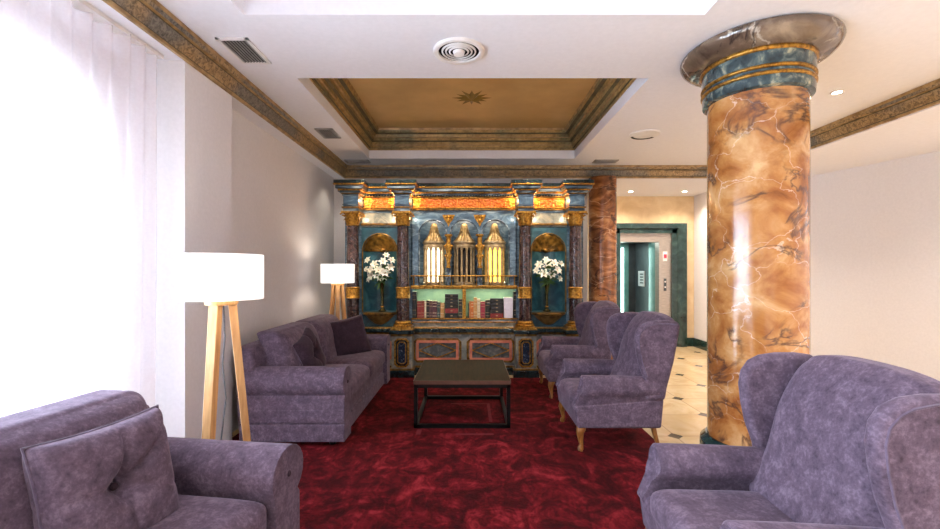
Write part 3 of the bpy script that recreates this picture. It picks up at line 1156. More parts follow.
# carcass: back and body blocks that leave the shelf bay, arcade and niches open
b = MB()
b.box(-1.62, 1.62, 0.42, 0.5, 0.0, 2.46)
for s in (-1, 1):
    for x0, x1 in ((A - 0.105, A + 0.075), (Bo - 0.085, Bo + 0.14)):
        b.box(min(s * x0, s * x1), max(s * x0, s * x1), BY, 0.42, 0.58, 2.2)
b.box(-A, A, BY + 0.02, 0.42, 0.58, 0.75)
b.box(-A, A, BY + 0.02, 0.42, 1.165, 1.19)
obj('carcass', b, M['blue_paint'], bc)
b = MB()
b.box(-1.60, 1.60, -0.12, 0.42, 0.0, 0.57)
obj('lower_cabinet', b, M['panel_grey'], bc)
# plinth steps
b = MB()
b.box(-1.63, 1.63, -0.16, 0.44, 0.0, 0.10)
for s in (-1, 1):
    for x in (A, Bo):
        b.box(s * x - 0.17, s * x + 0.17, FY - 0.01, 0, 0.0, 0.10)
obj('plinth', b, M['dark_panel'], bc, bev=0.006)
b = MB()
b.box(-1.62, 1.62, -0.15, 0.3, 0.10, 0.125)
for s in (-1, 1):
    for x in (A, Bo):
        b.box(s * x - 0.16, s * x + 0.16, FY, 0, 0.10, 0.125)
obj('plinth_moulding', b, GD, bc, bev=0.008)
# ledge on top of the lower cabinet
def ledge(name, z0, z1, ex, m, bev=0.006):
    b = MB()
    b.box(-1.62 - ex, 1.62 + ex, -0.14 - ex, 0.3, z0, z1)
    for s in (-1, 1):
        for x in (A, Bo):
            b.box(s * x - 0.14 - ex, s * x + 0.14 + ex, FY + 0.02 - ex, 0, z0, z1)
    obj(name, b, m, bc, bev=bev)
ledge('ledge_moulding', 0.545, 0.575, 0.0, GD)
ledge('ledge', 0.575, 0.625, 0.022, M['dark_panel'])
ledge('ledge_moulding', 0.625, 0.64, 0.008, G, 0.004)
# panels between columns above the ledge
b = MB()
b.box(-A + 0.1, A - 0.1, BY, BY + 0.03, 0.64, 0.70)
obj('band', b, M['panel_grey'], bc)
b = MB()
b.box(-A + 0.1, A - 0.1, BY - 0.012, BY + 0.03, 0.70, 0.735)
obj('band', b, M['blue_stripe'], bc)
for z in (0.697, 0.742):
    b = MB()
    b.box(-A + 0.1, A - 0.1, BY - 0.022, BY + 0.03, z, z + 0.016)
    obj('shelf_edge', b, G, bc, bev=0.004)


def octa(w, h, c):
    return [(-w + c, -h), (w - c, -h), (w, -h + c), (w, h - c), (w - c, h), (-w + c, h), (-w, h - c), (-w, -h + c)]


def frame_panel(name, cx, cz, y, w, h, c, t, m_frame, m_in, deep=0.014, parent=None):
    """an octagonal raised frame round an inlay; the inlay is a part, the frame its sub-part"""
    b = MB()
    b.prism([(cx + x, cz + z) for x, z in octa(w - t * 0.5, h - t * 0.5, c)], 'xz', y - 0.004, y + 0.01)
    o = obj(name, b, m_in, parent or bc)
    b = MB()
    po, pi_ = octa(w, h, c), octa(w - t, h - t, max(0.001, c - t * 0.4))
    for k in range(8):
        j = (k + 1) % 8
        b.bm.faces.new([b.bm.verts.new((cx + p[0], yy, cz + p[1])) for p, yy in ((po[k], y - deep), (po[j], y - deep), (pi_[j], y - deep), (pi_[k], y - deep))])
        b.bm.faces.new([b.bm.verts.new((cx + p[0], yy, cz + p[1])) for p, yy in ((po[k], y - deep), (po[j], y - deep), (po[j], y + 0.01), (po[k], y + 0.01))])
        b.bm.faces.new([b.bm.verts.new((cx + p[0], yy, cz + p[1])) for p, yy in ((pi_[k], y - deep), (pi_[j], y - deep), (pi_[j], y + 0.01), (pi_[k], y + 0.01))])
    obj('panel_frame', b, m_frame, o)
    return o


# pedestals with blue octagon inlays
for s in (-1, 1):
    for x in (A, Bo):
        b = MB()
        b.box(s * x - 0.135, s * x + 0.135, FY + 0.03, -0.1, 0.12, 0.545)
        pd = obj('pedestal', b, M['panel_grey'], bc, bev=0.006)
        frame_panel('pedestal_inlay', s * x, 0.33, FY + 0.03, 0.098, 0.19, 0.04, 0.022, G, M['dark_panel'])
        frame_panel('pedestal_inlay', s * x, 0.33, FY + 0.025, 0.058, 0.145, 0.026, 0.012, G, M['navy_panel'])
# cabinet doors with coral borders and crossed gold diamonds
for s in (-1, 1):
    cx = s * 0.36
    frame_panel('door_surround_panel', cx, 0.33, -0.12, 0.325, 0.165, 0.05, 0.03, GD, M['panel_grey'])
    d = frame_panel('cabinet_door', cx, 0.33, -0.126, 0.285, 0.135, 0.012, 0.034, M['coral'], M['panel_dim'])
    b = MB()
    for x0, z0, x1, z1 in ((-0.25, 0.0, 0, 0.1), (0, 0.1, 0.25, 0), (-0.25, 0, 0, -0.1), (0, -0.1, 0.25, 0)):
        b.tube([(cx + x0, -0.136, 0.33 + z0), (cx + x1, -0.136, 0.33 + z1)], 0.0075, 6)
    obj('diamond_moulding', b, G, d)
    # under the niches
    frame_panel('side_panel', s * NC, 0.33, -0.122, 0.17, 0.15, 0.04, 0.03, M['coral'], M['panel_grey'])


def capital_mb(cx, cy, z0, z1, r):
    b = MB()
    h = z1 - z0
    b.lathe([(r * 1.08, z0), (r * 1.2, z0 + 0.01), (r * 1.05, z0 + 0.02), (r * 1.05, z0 + h * 0.4), (r * 1.35, z0 + h * 0.85), (r * 1.4, z0 + h * 0.86)], cx, cy, 20)
    for row, (n, hh, out) in enumerate(((8, 0.5, 1.5), (8, 0.78, 1.75))):
        for k in range(n):
            a = 2 * PI * (k + 0.5 * row) / n
            d = Vector((math.cos(a), math.sin(a), 0))
            e = Vector((-math.sin(a), math.cos(a), 0))
            P = [(1.08, 0.12, 0.34), (1.16, hh * 0.6, 0.36), (1.35, hh * 0.95, 0.30), (out, hh, 0.2), (out + 0.06, hh - 0.1, 0.08)]
            prev = None
            for q, z, wd in P:
                base = Vector((cx, cy, z0 + z * h)) + d * (r * q)
                cur = [b.bm.verts.new(base - e * r * wd), b.bm.verts.new(base + d * r * 0.08), b.bm.verts.new(base + e * r * wd)]
                if prev:
                    b.bm.faces.new([prev[0], prev[1], cur[1], cur[0]])
                    b.bm.faces.new([prev[1], prev[2], cur[2], cur[1]])
                prev = cur
    for sx in (-1, 1):
        for sy in (-1, 1):
            pth = []
            for k in range(10):
                a = k * 0.62
                q = r * 0.42 * (1 - k / 13)
                dd = 1.25 * r + q * math.cos(a)
                pth.append((cx + sx * dd, cy + sy * dd, z0 + h * 0.76 + q * math.sin(a)))
            b.tube(pth, 0.012, 6)
    w = r * 1.62
    b.prism([(cx - w, cy - w), (cx, cy - w * 0.86), (cx + w, cy - w), (cx + w * 0.86, cy), (cx + w, cy + w), (cx, cy + w * 0.86), (cx - w, cy + w), (cx - w * 0.86, cy)], 'xy', z1 - h * 0.14, z1)
    return b


RC = 0.083
for s in (-1, 1):
    for x in (A, Bo):
        cx = s * x
        b = MB()
        b.lathe([(RC, 0.73), (RC, 1.4), (RC * 0.9, 2.02)], cx, CY, 28)
        co = obj('column', b, M['porphyry'], bc, smooth=True)
        b = MB()
        b.box(cx - 0.125, cx + 0.125, CY - 0.125, CY + 0.125, 0.64, 0.67)
        b.lathe([(0.118, 0.67), (0.124, 0.682), (0.118, 0.695), (0.1, 0.70), (0.1, 0.71), (0.108, 0.72), (0.1, 0.735), (RC, 0.742)], cx, CY, 28)
        obj('column_base', b, G, co, smooth=True, ang=35)
        b = MB()
        b.lathe([(RC, 1.035), (RC + 0.018, 1.045), (RC + 0.01, 1.06), (RC + 0.008, 1.10), (RC + 0.012, 1.105), (RC + 0.008, 1.11), (RC + 0.009, 1.165), (RC + 0.018, 1.175), (RC, 1.19)], cx, CY, 28)
        obj('column_band', b, G, co, smooth=True, ang=35)
        obj('capital', capital_mb(cx, CY, 2.0, 2.185, RC * 0.92), G, co, smooth=True, ang=35)

# entablature: architrave, frieze, cornice, breaking forward over each column
def tier(name, z0, z1, e, m, xin=1.62, ybk=BY, bev=0.0, yf=CY - 0.10, hw=0.10):
    b = MB()
    b.box(-xin - e, xin + e, ybk - e, 0.45, z0, z1)
    for s in (-1, 1):
        for x in (A, Bo):
            b.box(s * x - hw - e, s * x + hw + e, yf - e, ybk, z0, z1)
    return obj(name, b, m, bc, bev=bev)
tier('architrave', 2.185, 2.225, 0.0, M['blue_stripe'])
tier('architrave_moulding', 2.225, 2.245, 0.018, GD, bev=0.005)
b = MB()
b.box(-1.62, 1.62, BY + 0.012, 0.45, 2.245, 2.42)
obj('frieze', b, M['dark_panel'], bc)
for s in (-1, 1):
    for x in (A, Bo):
        b = MB()
        b.box(s * x - 0.10, s * x + 0.10, CY - 0.10, BY + 0.02, 2.245, 2.41)
        o = obj('frieze_block', b, M['blue_paint'], bc, bev=0.006)
        b = MB()
        b.box(s * x - 0.108, s * x + 0.108, CY - 0.11, BY, 2.268, 2.276)
        b.box(s * x - 0.108, s * x + 0.108, CY - 0.11, BY, 2.385, 2.395)
        obj('block_moulding', b, M['blue_stripe'], o)
for x0, x1 in ((-A + 0.12, A - 0.12), (-Bo + 0.12, -A - 0.12), (A + 0.12, Bo - 0.12)):
    b = MB()
    b.box(x0, x1, BY - 0.004, BY + 0.02, 2.262, 2.385)
    o = obj('frieze_panel', b, M['relief'], bc)
    b = MB()
    for z in (2.25, 2.383):
        b.box(x0 - 0.01, x1 + 0.01, BY - 0.016, BY + 0.02, z, z + 0.016)
    obj('panel_moulding', b, G, o, bev=0.004)
    # dentils
    b = MB()
    n = int((x1 - x0) / 0.036)
    for k in range(n):
        q = x0 + (k + 0.5) * (x1 - x0) / n
        b.box(q - 0.011, q + 0.011, BY - 0.035, BY + 0.02, 2.412, 2.434)
    obj('dentils', b, M['dark_panel'], bc)
tier('cornice_moulding', 2.408, 2.424, 0.022, GD, bev=0.005)
tier('cornice_step', 2.424, 2.45, 0.035, M['blue_stripe'])
tier('cornice_moulding', 2.45, 2.47, 0.058, G, bev=0.007)
tier('cornice', 2.47, 2.515, 0.082, M['blue_stripe'], bev=0.008)
tier('cornice_moulding', 2.515, 2.535, 0.105, G, bev=0.007)
tier('cornice_top', 2.535, 2.58, 0.098, M['dark_panel'], bev=0.006)


def arch_panel(x0, x1, z0, z1, arches, y0, y1, n=18):
    b = MB()
    xs = [(x0, x1)] if not arches else []
    cur = x0
    segs = []
    for c, r, zs in arches:
        if c - r > cur + 1e-6:
            segs.append(((cur, z0), (c - r, z0)))
        pr = None
        for k in range(n + 1):
            a = PI - PI * k / n
            p = (c + r * math.cos(a), zs + r * math.sin(a))
            if pr:
                segs.append((pr, p))
            pr = p
        cur = c + r
        b.face([(c - r, y0, z0), (c - r, y1, z0), (c - r, y1, zs), (c - r, y0, zs)])
        b.face([(c + r, y0, z0), (c + r, y1, z0), (c + r, y1, zs), (c + r, y0, zs)])
    if x1 > cur + 1e-6:
        segs.append(((cur, z0), (x1, z0)))
    for (xa, za), (xb, zb) in segs:
        b.face([(xa, y0, za), (xb, y0, zb), (xb, y0, z1), (xa, y0, z1)])
        b.face([(xa, y1, za), (xb, y1, zb), (xb, y1, z1), (xa, y1, z1)])
        b.face([(xa, y0, za), (xb, y0, zb), (xb, y1, zb), (xa, y1, za)])
        b.face([(xa, y0, z1), (xb, y0, z1), (xb, y1, z1), (xa, y1, z1)])
    b.face([(x0, y0, z0), (x0, y1, z0), (x0, y1, z1), (x0, y0, z1)])
    b.face([(x1, y0, z0), (x1, y1, z0), (x1, y1, z1), (x1, y0, z1)])
    return b


def arch_rim(c, r, zs, z0, y, t=0.012, n=22):
    pts = [(c - r, y, z0)] + [(c + r * math.cos(PI - PI * k / n), y, zs + r * math.sin(PI - PI * k / n)) for k in range(n + 1)] + [(c + r, y, z0)]
    return MB().tube(pts, t, 8)


# arcade
AR = [(-0.425, 0.185, 1.905), (0.0, 0.185, 1.905), (0.425, 0.185, 1.905)]
ac = obj('arcade', arch_panel(-A + 0.09, A - 0.09, 1.19, 2.185, AR, BY, BY + 0.06), M['blue_paint'], bc, smooth=True, ang=30)
b = MB()
b.box(-A + 0.09, A - 0.09, 0.36, 0.41, 1.19, 2.185)
for s in (-1, 1):
    b.box(s * 0.2125 - 0.02, s * 0.2125 + 0.02, BY + 0.06, 0.36, 1.19, 2.185)
obj('arcade_back', b, M['blue_paint'], bc)
for c, r, zs in AR:
    obj('arch_moulding', arch_rim(c, r + 0.004, zs, 1.2, BY - 0.006, 0.011), M['blue_stripe'], ac, smooth=True)
for s in (-1, 1):
    b = MB()   # cartouche between arches
    cx = s * 0.2125
    b.prism([(cx - 0.085, 2.165), (cx - 0.06, 2.10), (cx - 0.02, 2.05), (cx, 2.0), (cx + 0.02, 2.05), (cx + 0.06, 2.10), (cx + 0.085, 2.165)], 'xz', BY - 0.016, BY + 0.002)
    for k in (-1, 0, 1):
        b.ball((cx + k * 0.04, BY - 0.02, 2.135), 0.022, 8, (1, 0.6, 1))
    b.ball((cx, BY - 0.022, 2.085), 0.026, 8, (0.9, 0.6, 1.2))
    obj('cartouche', b, G, bc, smooth=True, ang=50)
    b = MB()   # carved gold herm
    b.lathe([(0.03, 1.44), (0.034, 1.46), (0.02, 1.48), (0.028, 1.54), (0.04, 1.60), (0.028, 1.645), (0.036, 1.67), (0.05, 1.71), (0.046, 1.76), (0.026, 1.785), (0.03, 1.80), (0.034, 1.83), (0.026, 1.86), (0.05, 1.872), (0.055, 1.885), (0.05, 1.90)], cx, BY - 0.025, 12, sy=0.6)
    for q in (-1, 1):
        b.ball((cx + q * 0.045, BY - 0.03, 1.735), 0.022, 8)
        b.ball((cx + q * 0.035, BY - 0.03, 1.605), 0.018, 8)
    obj('gilt_figure', b, G, bc, smooth=True, ang=60)
# rail across the arcade
b = MB()
b.box(-A + 0.09, A - 0.09, BY - 0.05, BY + 0.0, 1.325, 1.342)
b.box(-A + 0.09, A - 0.09, BY - 0.05, BY + 0.02, 1.178, 1.205)
rl = obj('gallery_rail', b, G, bc, bev=0.004)
for k in range(9):
    q = -A + 0.13 + k * (2 * A - 0.26) / 8
    b = MB()
    b.lathe([(0.007, 1.205), (0.011, 1.23), (0.006, 1.265), (0.011, 1.30), (0.007, 1.326)], q, BY - 0.026, 8)
    obj('baluster', b, GD, rl, smooth=True)

# shelf bay
b = MB()
b.box(-A + 0.1, A - 0.1, 0.20, 0.22, 0.745, 1.17)
obj('shelf_back', b, M['shelf_back'], bc)
b = MB()
b.box(-A + 0.08, A - 0.08, BY - 0.01, 0.22, 0.742, 0.758)
obj('shelf', b, GD, bc)
b = MB()
b.box(-0.022, 0.022, BY - 0.005, 0.2, 0.758, 1.168)
obj('shelf_divider', b, G, bc)
b = MB()
b.box(-A + 0.09, A - 0.09, BY - 0.02, BY + 0.02, 1.158, 1.178)
obj('shelf_edge', b, G, bc, bev=0.004)

# niches
for s in (-1, 1):
    cx = s * NC
    x0, x1 = cx - 0.255, cx + 0.255
    b = arch_panel(x0, x1, 0.80, 2.0, [(cx, 0.232, 1.675)], BY, BY + 0.03)
    nf = obj('niche_front', b, M['niche_blue'], bc, smooth=True, ang=30)
    obj('niche_moulding', arch_rim(cx, 0.236, 1.675, 0.84, BY - 0.004, 0.009), GD, nf, smooth=True)
    b = MB()
    n = 24
    b.lathe([(0.235, 0.84), (0.235, 1.675)], cx, BY + 0.03, n, 0, PI, sy=0.95, caps=False)
    b.face([(cx + 0.235 * math.cos(PI * k / n), BY + 0.03 + 0.95 * 0.235 * math.sin(PI * k / n), 0.84) for k in range(n + 1)])
    obj('niche', b, M['niche_blue'], bc, smooth=True)
    b = MB()    # gilded shell in the half dome
    nu, nv = 44, 10
    rows = []
    for j in range(nv + 1):
        row = []
        for i in range(nu + 1):
            th = PI * i / nu
            ph = (PI / 2) * j / nv
            rr = 0.233 * (1 - 0.045 * abs(math.sin(th * 8)) * math.sin(ph))
            # rays run from the low centre at the back outward to the rim
            row.append(b.bm.verts.new((cx + rr * math.sin(ph) * math.cos(th), BY + 0.03 + 0.9 * rr * math.cos(ph), 1.675 + rr * math.sin(ph) * math.sin(th))))
        rows.append(row)
    for j in range(nv):
        for i in range(nu):
            b.bm.faces.new([rows[j][i], rows[j][i + 1], rows[j + 1][i + 1], rows[j + 1][i]])
    b.ball((cx, BY + 0.2, 1.69), 0.04, 10, (1.3, 0.6, 0.8))
    obj('gilded_shell', b, GD, bc, smooth=True, ang=180)
    b = MB()
    b.box(x0, x1, BY - 0.02, BY + 0.02, 2.02, 2.05)
    obj('niche_lintel', b, GD, bc, bev=0.005)
    b = MB()
    b.box(x0, x1, BY, BY + 0.04, 1.99, 2.19)
    obj('niche_header', b, M['panel_grey'], bc)
    # bow-fronted sill on a shell bracket
    b = MB()
    b.lathe([(0.20, 0.800), (0.225, 0.808), (0.235, 0.82), (0.23, 0.838), (0.235, 0.842)], cx, BY, 26, PI, 2 * PI, sy=0.62)
    sl = obj('niche_sill', b, GD, bc, smooth=True, ang=40)
    b = MB()
    b.lathe([(0.03, 0.67), (0.08, 0.69), (0.13, 0.73), (0.17, 0.77), (0.20, 0.80)], cx, BY, 26, PI, 2 * PI, sy=0.55)
    obj('shell_bracket', b, M['gold_dome'], sl, smooth=True)
    b = MB()
    b.box(x0 + 0.01, x1 - 0.01, BY, BY + 0.03, 0.64, 0.81)
    obj('niche_apron', b, M['niche_blue'], bc)

# gilded turrets standing in the arches
for i, (c, core, lab) in enumerate(((-0.425, 'tower_lit', 'gilded turret with domed roof, lit white, in the left arch'),
                                    (0.0, 'tower_dark', 'gilded turret with domed roof and dark gaps, in the middle arch'),
                                    (0.425, 'tower_lit', 'gilded turret with domed roof, lit yellow, in the right arch'))):
    t = thing('gilded_turret', lab, 'ornament', (XB + c, YO + 0.13, 1.192), 0, 'gilded turrets in the arcade')
    Rt = 0.158
    b = MB()
    b.lathe([(Rt, 0), (Rt, 0.035), (Rt - 0.012, 0.04), (Rt - 0.012, 0.055)], n=28)
    obj('base', b, M['gold_pale'], t, smooth=True, ang=35)
    b = MB()
    b.lathe([(Rt - 0.05, 0.055), (Rt - 0.05, 0.53)], n=24)
    obj('core', b, M['tower_dark'] if core == 'tower_dark' else (M['tower_lit'] if c < 0 else emit('lit_yellow_core', (255, 206, 90), 1.8)), t)
    for k in range(12):
        a = 2 * PI * (k + 0.5) / 12
        b = MB()
        b.lathe([(0.017, 0.055), (0.0155, 0.3), (0.014, 0.49), (0.022, 0.51), (0.022, 0.53)], (Rt - 0.022) * math.cos(a), (Rt - 0.022) * math.sin(a), 10)
        obj('colonnette', b, M['gold_pale'], t, smooth=True)
    b = MB()
    b.lathe([(Rt - 0.045, 0.53), (Rt, 0.53), (Rt + 0.002, 0.555), (Rt - 0.008, 0.56), (Rt - 0.008, 0.585), (Rt + 0.004, 0.595), (Rt + 0.006, 0.615), (Rt - 0.03, 0.625)], n=28)
    obj('entablature', b, M['gold_pale'], t, smooth=True, ang=35)
    b = MB()
    n, prof_ = 36, [(Rt - 0.006, 0.622), (Rt - 0.02, 0.638), (0.115, 0.665), (0.09, 0.705), (0.07, 0.755), (0.056, 0.805), (0.046, 0.845), (0.036, 0.868), (0.014, 0.878), (0.001, 0.88)]
    rings = [[b.bm.verts.new((r * (1 - 0.16 * (k % 3 == 0)) * math.cos(2 * PI * k / n), r * (1 - 0.16 * (k % 3 == 0)) * math.sin(2 * PI * k / n), z)) for k in range(n)] for r, z in prof_]
    for j in range(len(rings) - 1):
        for k in range(n):
            b.bm.faces.new([rings[j][k], rings[j][(k + 1) % n], rings[j + 1][(k + 1) % n], rings[j + 1][k]])
    obj('dome', b, M['gold_dome'], t, smooth=True, ang=60)

# ------------------------------------------------------------------ vases and lilies in the niches
def lily_mb(pos, d, r):
    b = MB()
    d = Vector(d).normalized()
    q = d.to_track_quat('Z', 'Y').to_matrix().to_4x4()
    Mx = Matrix.Translation(pos) @ q
    for k in range(6):
        a = k * PI / 3 + random.uniform(-0.1, 0.1)
        ca, sa = math.cos(a), math.sin(a)
        wd = 0.32 if k % 2 else 0.25
        prev = None
        for s_, rr, z in ((0, 0.05, -0.35), (0.3, 0.25, 0.05), (0.6, 0.62, 0.3), (0.85, 0.95, 0.28), (1.0, 1.12, 0.12)):
            w = wd * math.sin(min(1, s_ * 0.9 + 0.12) * PI) * r + 0.002
            c = Vector((rr * ca, rr * sa, z)) * r
            e = Vector((-sa, ca, 0))
            cur = [b.bm.verts.new(Mx @ (c - e * w + Vector((0, 0, 0.08 * r)))), b.bm.verts.new(Mx @ c), b.bm.verts.new(Mx @ (c + e * w + Vector((0, 0, 0.08 * r))))]
            if prev:
                b.bm.faces.new([prev[0], prev[1], cur[1], cur[0]])
                b.bm.faces.new([prev[1], prev[2], cur[2], cur[1]])
            prev = cur
    return b


for s, side in ((-1, 'left'), (1, 'right')):
    vx, vy, vz = XB + s * NC + (0.015 if s < 0 else -0.005), YO + 0.02, 0.843
    t = thing('trumpet_vase', 'slender bronze trumpet vase in the bookcase niche beside the %s' % ('far lamp' if s < 0 else 'wing chairs'), 'vase', (vx, vy, vz), 0, 'bronze vases in the niches')
    b = MB()
    b.lathe([(0.052, 0), (0.055, 0.01), (0.03, 0.03), (0.02, 0.06), (0.018, 0.15), (0.022, 0.28), (0.032, 0.38), (0.046, 0.45), (0.05, 0.462), (0.044, 0.46), (0.028, 0.38), (0.015, 0.28)], n=24)
    obj('vase_body', b, M['bronze'], t, smooth=True, ang=50)
    b = MB()
    b.lathe([(0.02, 0.055), (0.028, 0.065), (0.02, 0.075)], n=20)
    obj('vase_collar', b, M['gold'], t, smooth=True)
    t = thing('lily_bouquet', 'white lilies with green leaves in the %s niche vase' % ('left, lamp-side' if s < 0 else 'right, chair-side'), 'flowers', (vx, vy, vz + 0.40), 0, 'white lily bouquets')
    if s < 0:
        heads = [(-0.17, 0.30, 0.05), (-0.19, 0.18, 0.04), (-0.13, 0.09, 0.06), (-0.09, 0.24, 0.065), (-0.02, 0.17, 0.065), (0.03, 0.28, 0.06), (0.06, 0.13, 0.065), (0.13, 0.2, 0.06), (0.15, 0.30, 0.05), (-0.02, 0.06, 0.05), (0.06, 0.37, 0.045), (-0.17, 0.04, 0.045)]
    else:
        heads = [(-0.16, 0.16, 0.05), (-0.11, 0.24, 0.06), (-0.06, 0.12, 0.065), (0.0, 0.21, 0.065), (0.05, 0.10, 0.06), (0.08, 0.26, 0.06), (0.14, 0.16, 0.06), (0.18, 0.25, 0.05), (-0.02, 0.31, 0.045), (0.16, 0.05, 0.045)]
    for q in range(5):
        heads.append((random.uniform(-0.15, 0.15), random.uniform(0.06, 0.28), 0.055))
    bs = MB()
    for hx, hz, r in heads:
        hy = random.uniform(-0.13, -0.02)
        r *= 1.04
        bs.tube([(0, 0, -0.25), (hx * 0.25, hy * 0.2, 0.0), (hx * 0.8, hy * 0.8, hz * 0.7), (hx, hy + 0.015, hz - 0.01)], 0.0035, 5)
        o = obj('flower', lily_mb((hx, hy, hz), (hx * 2.2, -0.55, 0.25 + hz * 0.4), r), M['petal'], t, smooth=True, ang=180)
        b = MB()
        for k in range(4):
            b.ball((hx + random.uniform(-0.012, 0.012) + hx * 0.06, hy - r * 0.3, hz + random.uniform(-0.008, 0.014)), 0.004, 6)
        obj('anthers', b, M['pollen'], o)
    obj('stems', bs, M['leaf'], t, smooth=True)
    b = MB()
    for k in range(44):
        a = random.uniform(0, 2 * PI)
        L = random.uniform(0.08, 0.17)
        base = Vector((random.uniform(-0.05, 0.05), random.uniform(-0.10, -0.02), random.uniform(0.0, 0.24)))
        d = Vector((math.cos(a), -abs(math.sin(a)) * 0.5, random.uniform(-0.25, 0.6))).normalized()
        e = d.cross(Vector((0, 1, 0.3))).normalized()
        prev = None
        for s_ in (0, 0.35, 0.7, 1.0):
            c = base + d * L * s_ + Vector((0, 0, -0.05 * s_ * s_))
            w = 0.015 * math.sin(min(1, s_ * 0.9 + 0.1) * PI) + 0.0008
            cur = [b.bm.verts.new(c - e * w), b.bm.verts.new(c + e * w)]
            if prev:
                b.bm.faces.new([prev[0], prev[1], cur[1], cur[0]])
            prev = cur
    o = obj('leaves', b, M['leaf'], t, smooth=True)

# ------------------------------------------------------------------ books
YS = YO + BY + 0.01        # front line of the spines
ZS = 0.7585
def px(u):                 # crop column to x on the shelf front
    return (410 + u / 8.545 - CX) * (YS - 0.0) / F
def pz(v):
    return CH - (280 + v / 8.545 - HY) * YS / F


def spine_bands(t, x0, x1, y, z0, z1, flat, m):
    for q in ((0.5,) if flat else (0.12, 0.3, 0.7, 0.88)):
        b = MB()
        if flat:
            p = x0 + (x1 - x0) * q
            b.box(p - 0.014, p + 0.014, y - 0.0015, y, z0 + (z1 - z0) * 0.38, z0 + (z1 - z0) * 0.62)
        else:
            p = z0 + (z1 - z0) * q
            b.box(x0 + 0.002, x1 - 0.002, y - 0.0015, y, p - 0.003, p + 0.003)
        obj('spine_band', b, m, t)


def book(u0, u1, v0, v1, m, label, flat=False, gilt='gold_pale', group='books on the lit shelf', depth=0.13, name='book', cat='book'):
    x0, x1 = px(u0) + 0.0006, px(u1) - 0.0006
    z0, z1 = pz(v1), pz(v0)
    if v1 >= 320:
        z0 = ZS
    b = MB()
    z0 += 0.0003
    b.box(x0, x1, YS, YS + depth, z0, z1)
    t = obj(name, b, M[m], bev=0.0025)
    tag(t, label, cat, group)
    if x1 - x0 > 0.02:
        spine_bands(t, x0, x1, YS, z0, z1, flat, M[gilt])
    b = MB()
    if flat:
        b.box(x0 + 0.002, x1 - 0.002, YS + depth, YS + depth + 0.002, z0 + 0.003, z1 - 0.003)
    else:
        b.box(x0 + 0.003, x1 - 0.003, YS + 0.006, YS + depth - 0.003, z1, z1 + 0.0012)
    obj('page_block', b, M['paper'], t)
    return t


book(18, 52, 102, 322, 'book_black', 'tall black book with gilt bands at the far left of the shelf')
book(60, 94, 182, 322, 'book_red', 'first red book from the left on the lit shelf')
book(95, 122, 180, 322, 'book_red', 'second red book from the left on the lit shelf')
book(123, 138, 186, 322, 'book_cream', 'thin pale book right after the two red books')
book(139, 164, 175, 322, 'book_black', 'slim black upright book in the middle of the left shelf row')
book(165, 190, 180, 322, 'book_brown', 'dark purple-brown book beside the slim black one')
book(191, 230, 182, 322, 'book_brown', 'wide mauve-brown book with pale bands, left shelf half', gilt='book_cream')
book(231, 257, 190, 322, 'book_teal', 'dark teal book left of the tan one')
book(259, 292, 200, 322, 'book_tan', 'plain tan book left of the left flat stack', gilt='book_cream')
ys = [(286, 322, 'book_black', 'bottom black'), (244, 284, 'book_red', 'second-from-bottom red'), (208, 242, 'book_black', 'third-from-bottom black'), (180, 206, 'book_black', 'fourth-from-bottom black'), (152, 178, 'book_black', 'fifth-from-bottom black'), (122, 150, 'book_black', 'topmost black')]
for v0, v1, mm, w in ys:
    book(298, 412, v0, v1, mm, '%s book of the tall flat stack left of the divider' % w, True)
book(416, 446, 166, 322, 'book_black', 'black upright book against the left side of the shelf divider')
book(493, 505, 200, 322, 'book_teal', 'thin dark book against the right side of the shelf divider')
book(507, 520, 182, 322, 'book_orange', 'thin orange book, right half of the shelf')
book(521, 544, 184, 322, 'book_orange', 'wider orange-brown book beside the thin orange one', gilt='book_cream')
book(545, 574, 152, 322, 'book_tan', 'tall tan book right of the orange books', gilt='book_cream')
book(575, 600, 164, 322, 'book_cream', 'cream book between the tall tan and crimson books')
book(602, 641, 186, 322, 'book_crimson', 'crimson book in the right half of the shelf')
book(644, 683, 172, 322, 'book_black', 'black upright book left of the right flat stack')
ys = [(286, 322, 'book_red', 'bottom red'), (254, 284, 'book_black', 'second-from-bottom black'), (222, 252, 'book_black', 'third-from-bottom black'), (190, 220, 'book_black', 'fourth-from-bottom black'), (160, 188, 'book_black', 'topmost black')]
for v0, v1, mm, w in ys:
    book(686, 799, v0, v1, mm, '%s book of the flat stack beside the white box file' % w, True)
book(803, 879, 150, 322, 'book_white', 'wide white box file standing near the right end of the shelf', gilt='book_white', group=None, name='box_file', cat='box')
book(884, 920, 102, 322, 'book_black', 'tall black book with gilt bands at the far right of the shelf')

# ------------------------------------------------------------------ lights
WARM = (1.0, 0.62, 0.28)
area('daylight', (-2.75, 0.55, 1.3), (0, math.radians(-90), 0), 2.6, 4.4, 760, (0.66, 0.82, 1.0))
# strip lamps hidden behind the entablature blocks
for x in (-A + 0.15, A - 0.15, -A - 0.15, A + 0.15, -Bo + 0.15, Bo - 0.15):
    point('frieze_lamp', (XB + x, YO + BY - 0.07, 2.345), 2.2, (1.0, 0.5, 0.16), 0.015)
    point('capital_lamp', (XB + x, YO + BY - 0.045, 2.10), 0.45, (1.0, 0.8, 0.55), 0.012)
for s in (-1, 1):
    area('shelf_strip', (XB + s * 0.37, YO + 0.05, 1.155), (0, 0, 0), 0.6, 0.02, 1.7, (0.86, 1.0, 0.72))
for s in (-1, 1):
    area('niche_lamp', (XB + s * NC, YO + BY + 0.04, 1.895), (math.radians(30), 0, 0), 0.1, 0.015, 1.1, (1.0, 0.8, 0.5))
for c in (-0.425, 0.0, 0.425):  # added fill to brighten the arcade, unseen behind its front panel
    area('arch_fill', (XB + c, YO + 0.03, 2.15), (math.radians(28), 0, 0), 0.26, 0.03, 1.4, (1.0, 0.86, 0.66))
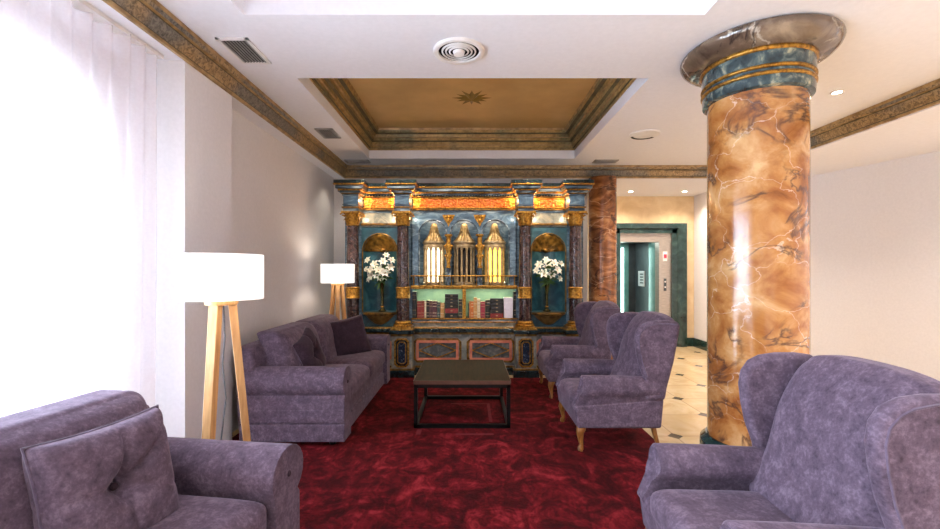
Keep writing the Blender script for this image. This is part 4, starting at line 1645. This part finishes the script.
for c in (-0.425, 0.425):
    point('turret_lamp', (XB + c * 1.33, YO + 0.12, 1.25), 1.0, (1.0, 0.82, 0.5), 0.015)
area('lift_light', (3.1, YH + 0.8, LZ - 0.12), (0, 0, 0), 0.5, 0.8, 6, (0.86, 1.0, 0.95))
# added fill spots under the ceiling, out of frame and without fixtures
for x, y in ((3.0, 1.6), (3.2, -0.4), (1.7, -1.8), (-0.8, -1.8), (4.9, 3.4), (4.9, 1.2)):
    zc = ZC if x < XR else ZL
    spot('room_fill_spot', (x, y, zc - 0.02), 210 if x < 2 else 120, (1.0, 0.96, 0.92), 2.5)
for x, y in ((2.6, 5.6), (2.9, 7.0)):  # more added fill, towards the hall
    spot('room_fill_spot', (x, y, ZL - 0.02), 70, (1.0, 0.88, 0.74), 2.4)
for x in (-1.78, 1.62):  # added wash to lighten the walls beside the bookcase, no fixtures
    spot('corner_fill_spot', (x, 6.15, ZC - 0.03), 16, (1.0, 0.86, 0.68), 1.5)
# invented frontal fill for the bookcase, kept out of view in the ceiling recess
for x in (-1.0, 0.0, 1.0):
    spot('bookcase_fill', (XB + x, 4.75, 3.33), 130, (1.0, 0.84, 0.64), 1.0, (math.radians(38), 0, 0), 0.8)

w = bpy.data.worlds.new('sky')
sc.world = w
w.use_nodes = True
bg = w.node_tree.nodes['Background']
bg.inputs[0].default_value = (0.85, 0.92, 1.0, 1)
bg.inputs[1].default_value = 3.0

# ------------------------------------------------------------------ camera
cam = bpy.data.cameras.new('camera')
cam.sensor_width = 36
cam.lens = 36 * F / 940
cam.shift_y = (HY - 264.5) / 940
cam.clip_start = 0.05
co = bpy.data.objects.new('camera', cam)
co.location = (0, 0, CH)
co.rotation_euler = (PI / 2, 0, 0)
C.objects.link(co)
sc.camera = co
vs = sc.view_settings
vs.view_transform = 'Standard'
vs.look = 'None'
vs.gamma = 1
vs.use_curve_mapping = False
vs.exposure = 0.52
sc.cycles.use_denoising = True
sc.cycles.max_bounces = 8
sc.cycles.diffuse_bounces = 5
sc.cycles.transparent_max_bounces = 12
sc.cycles.sample_clamp_indirect = 6
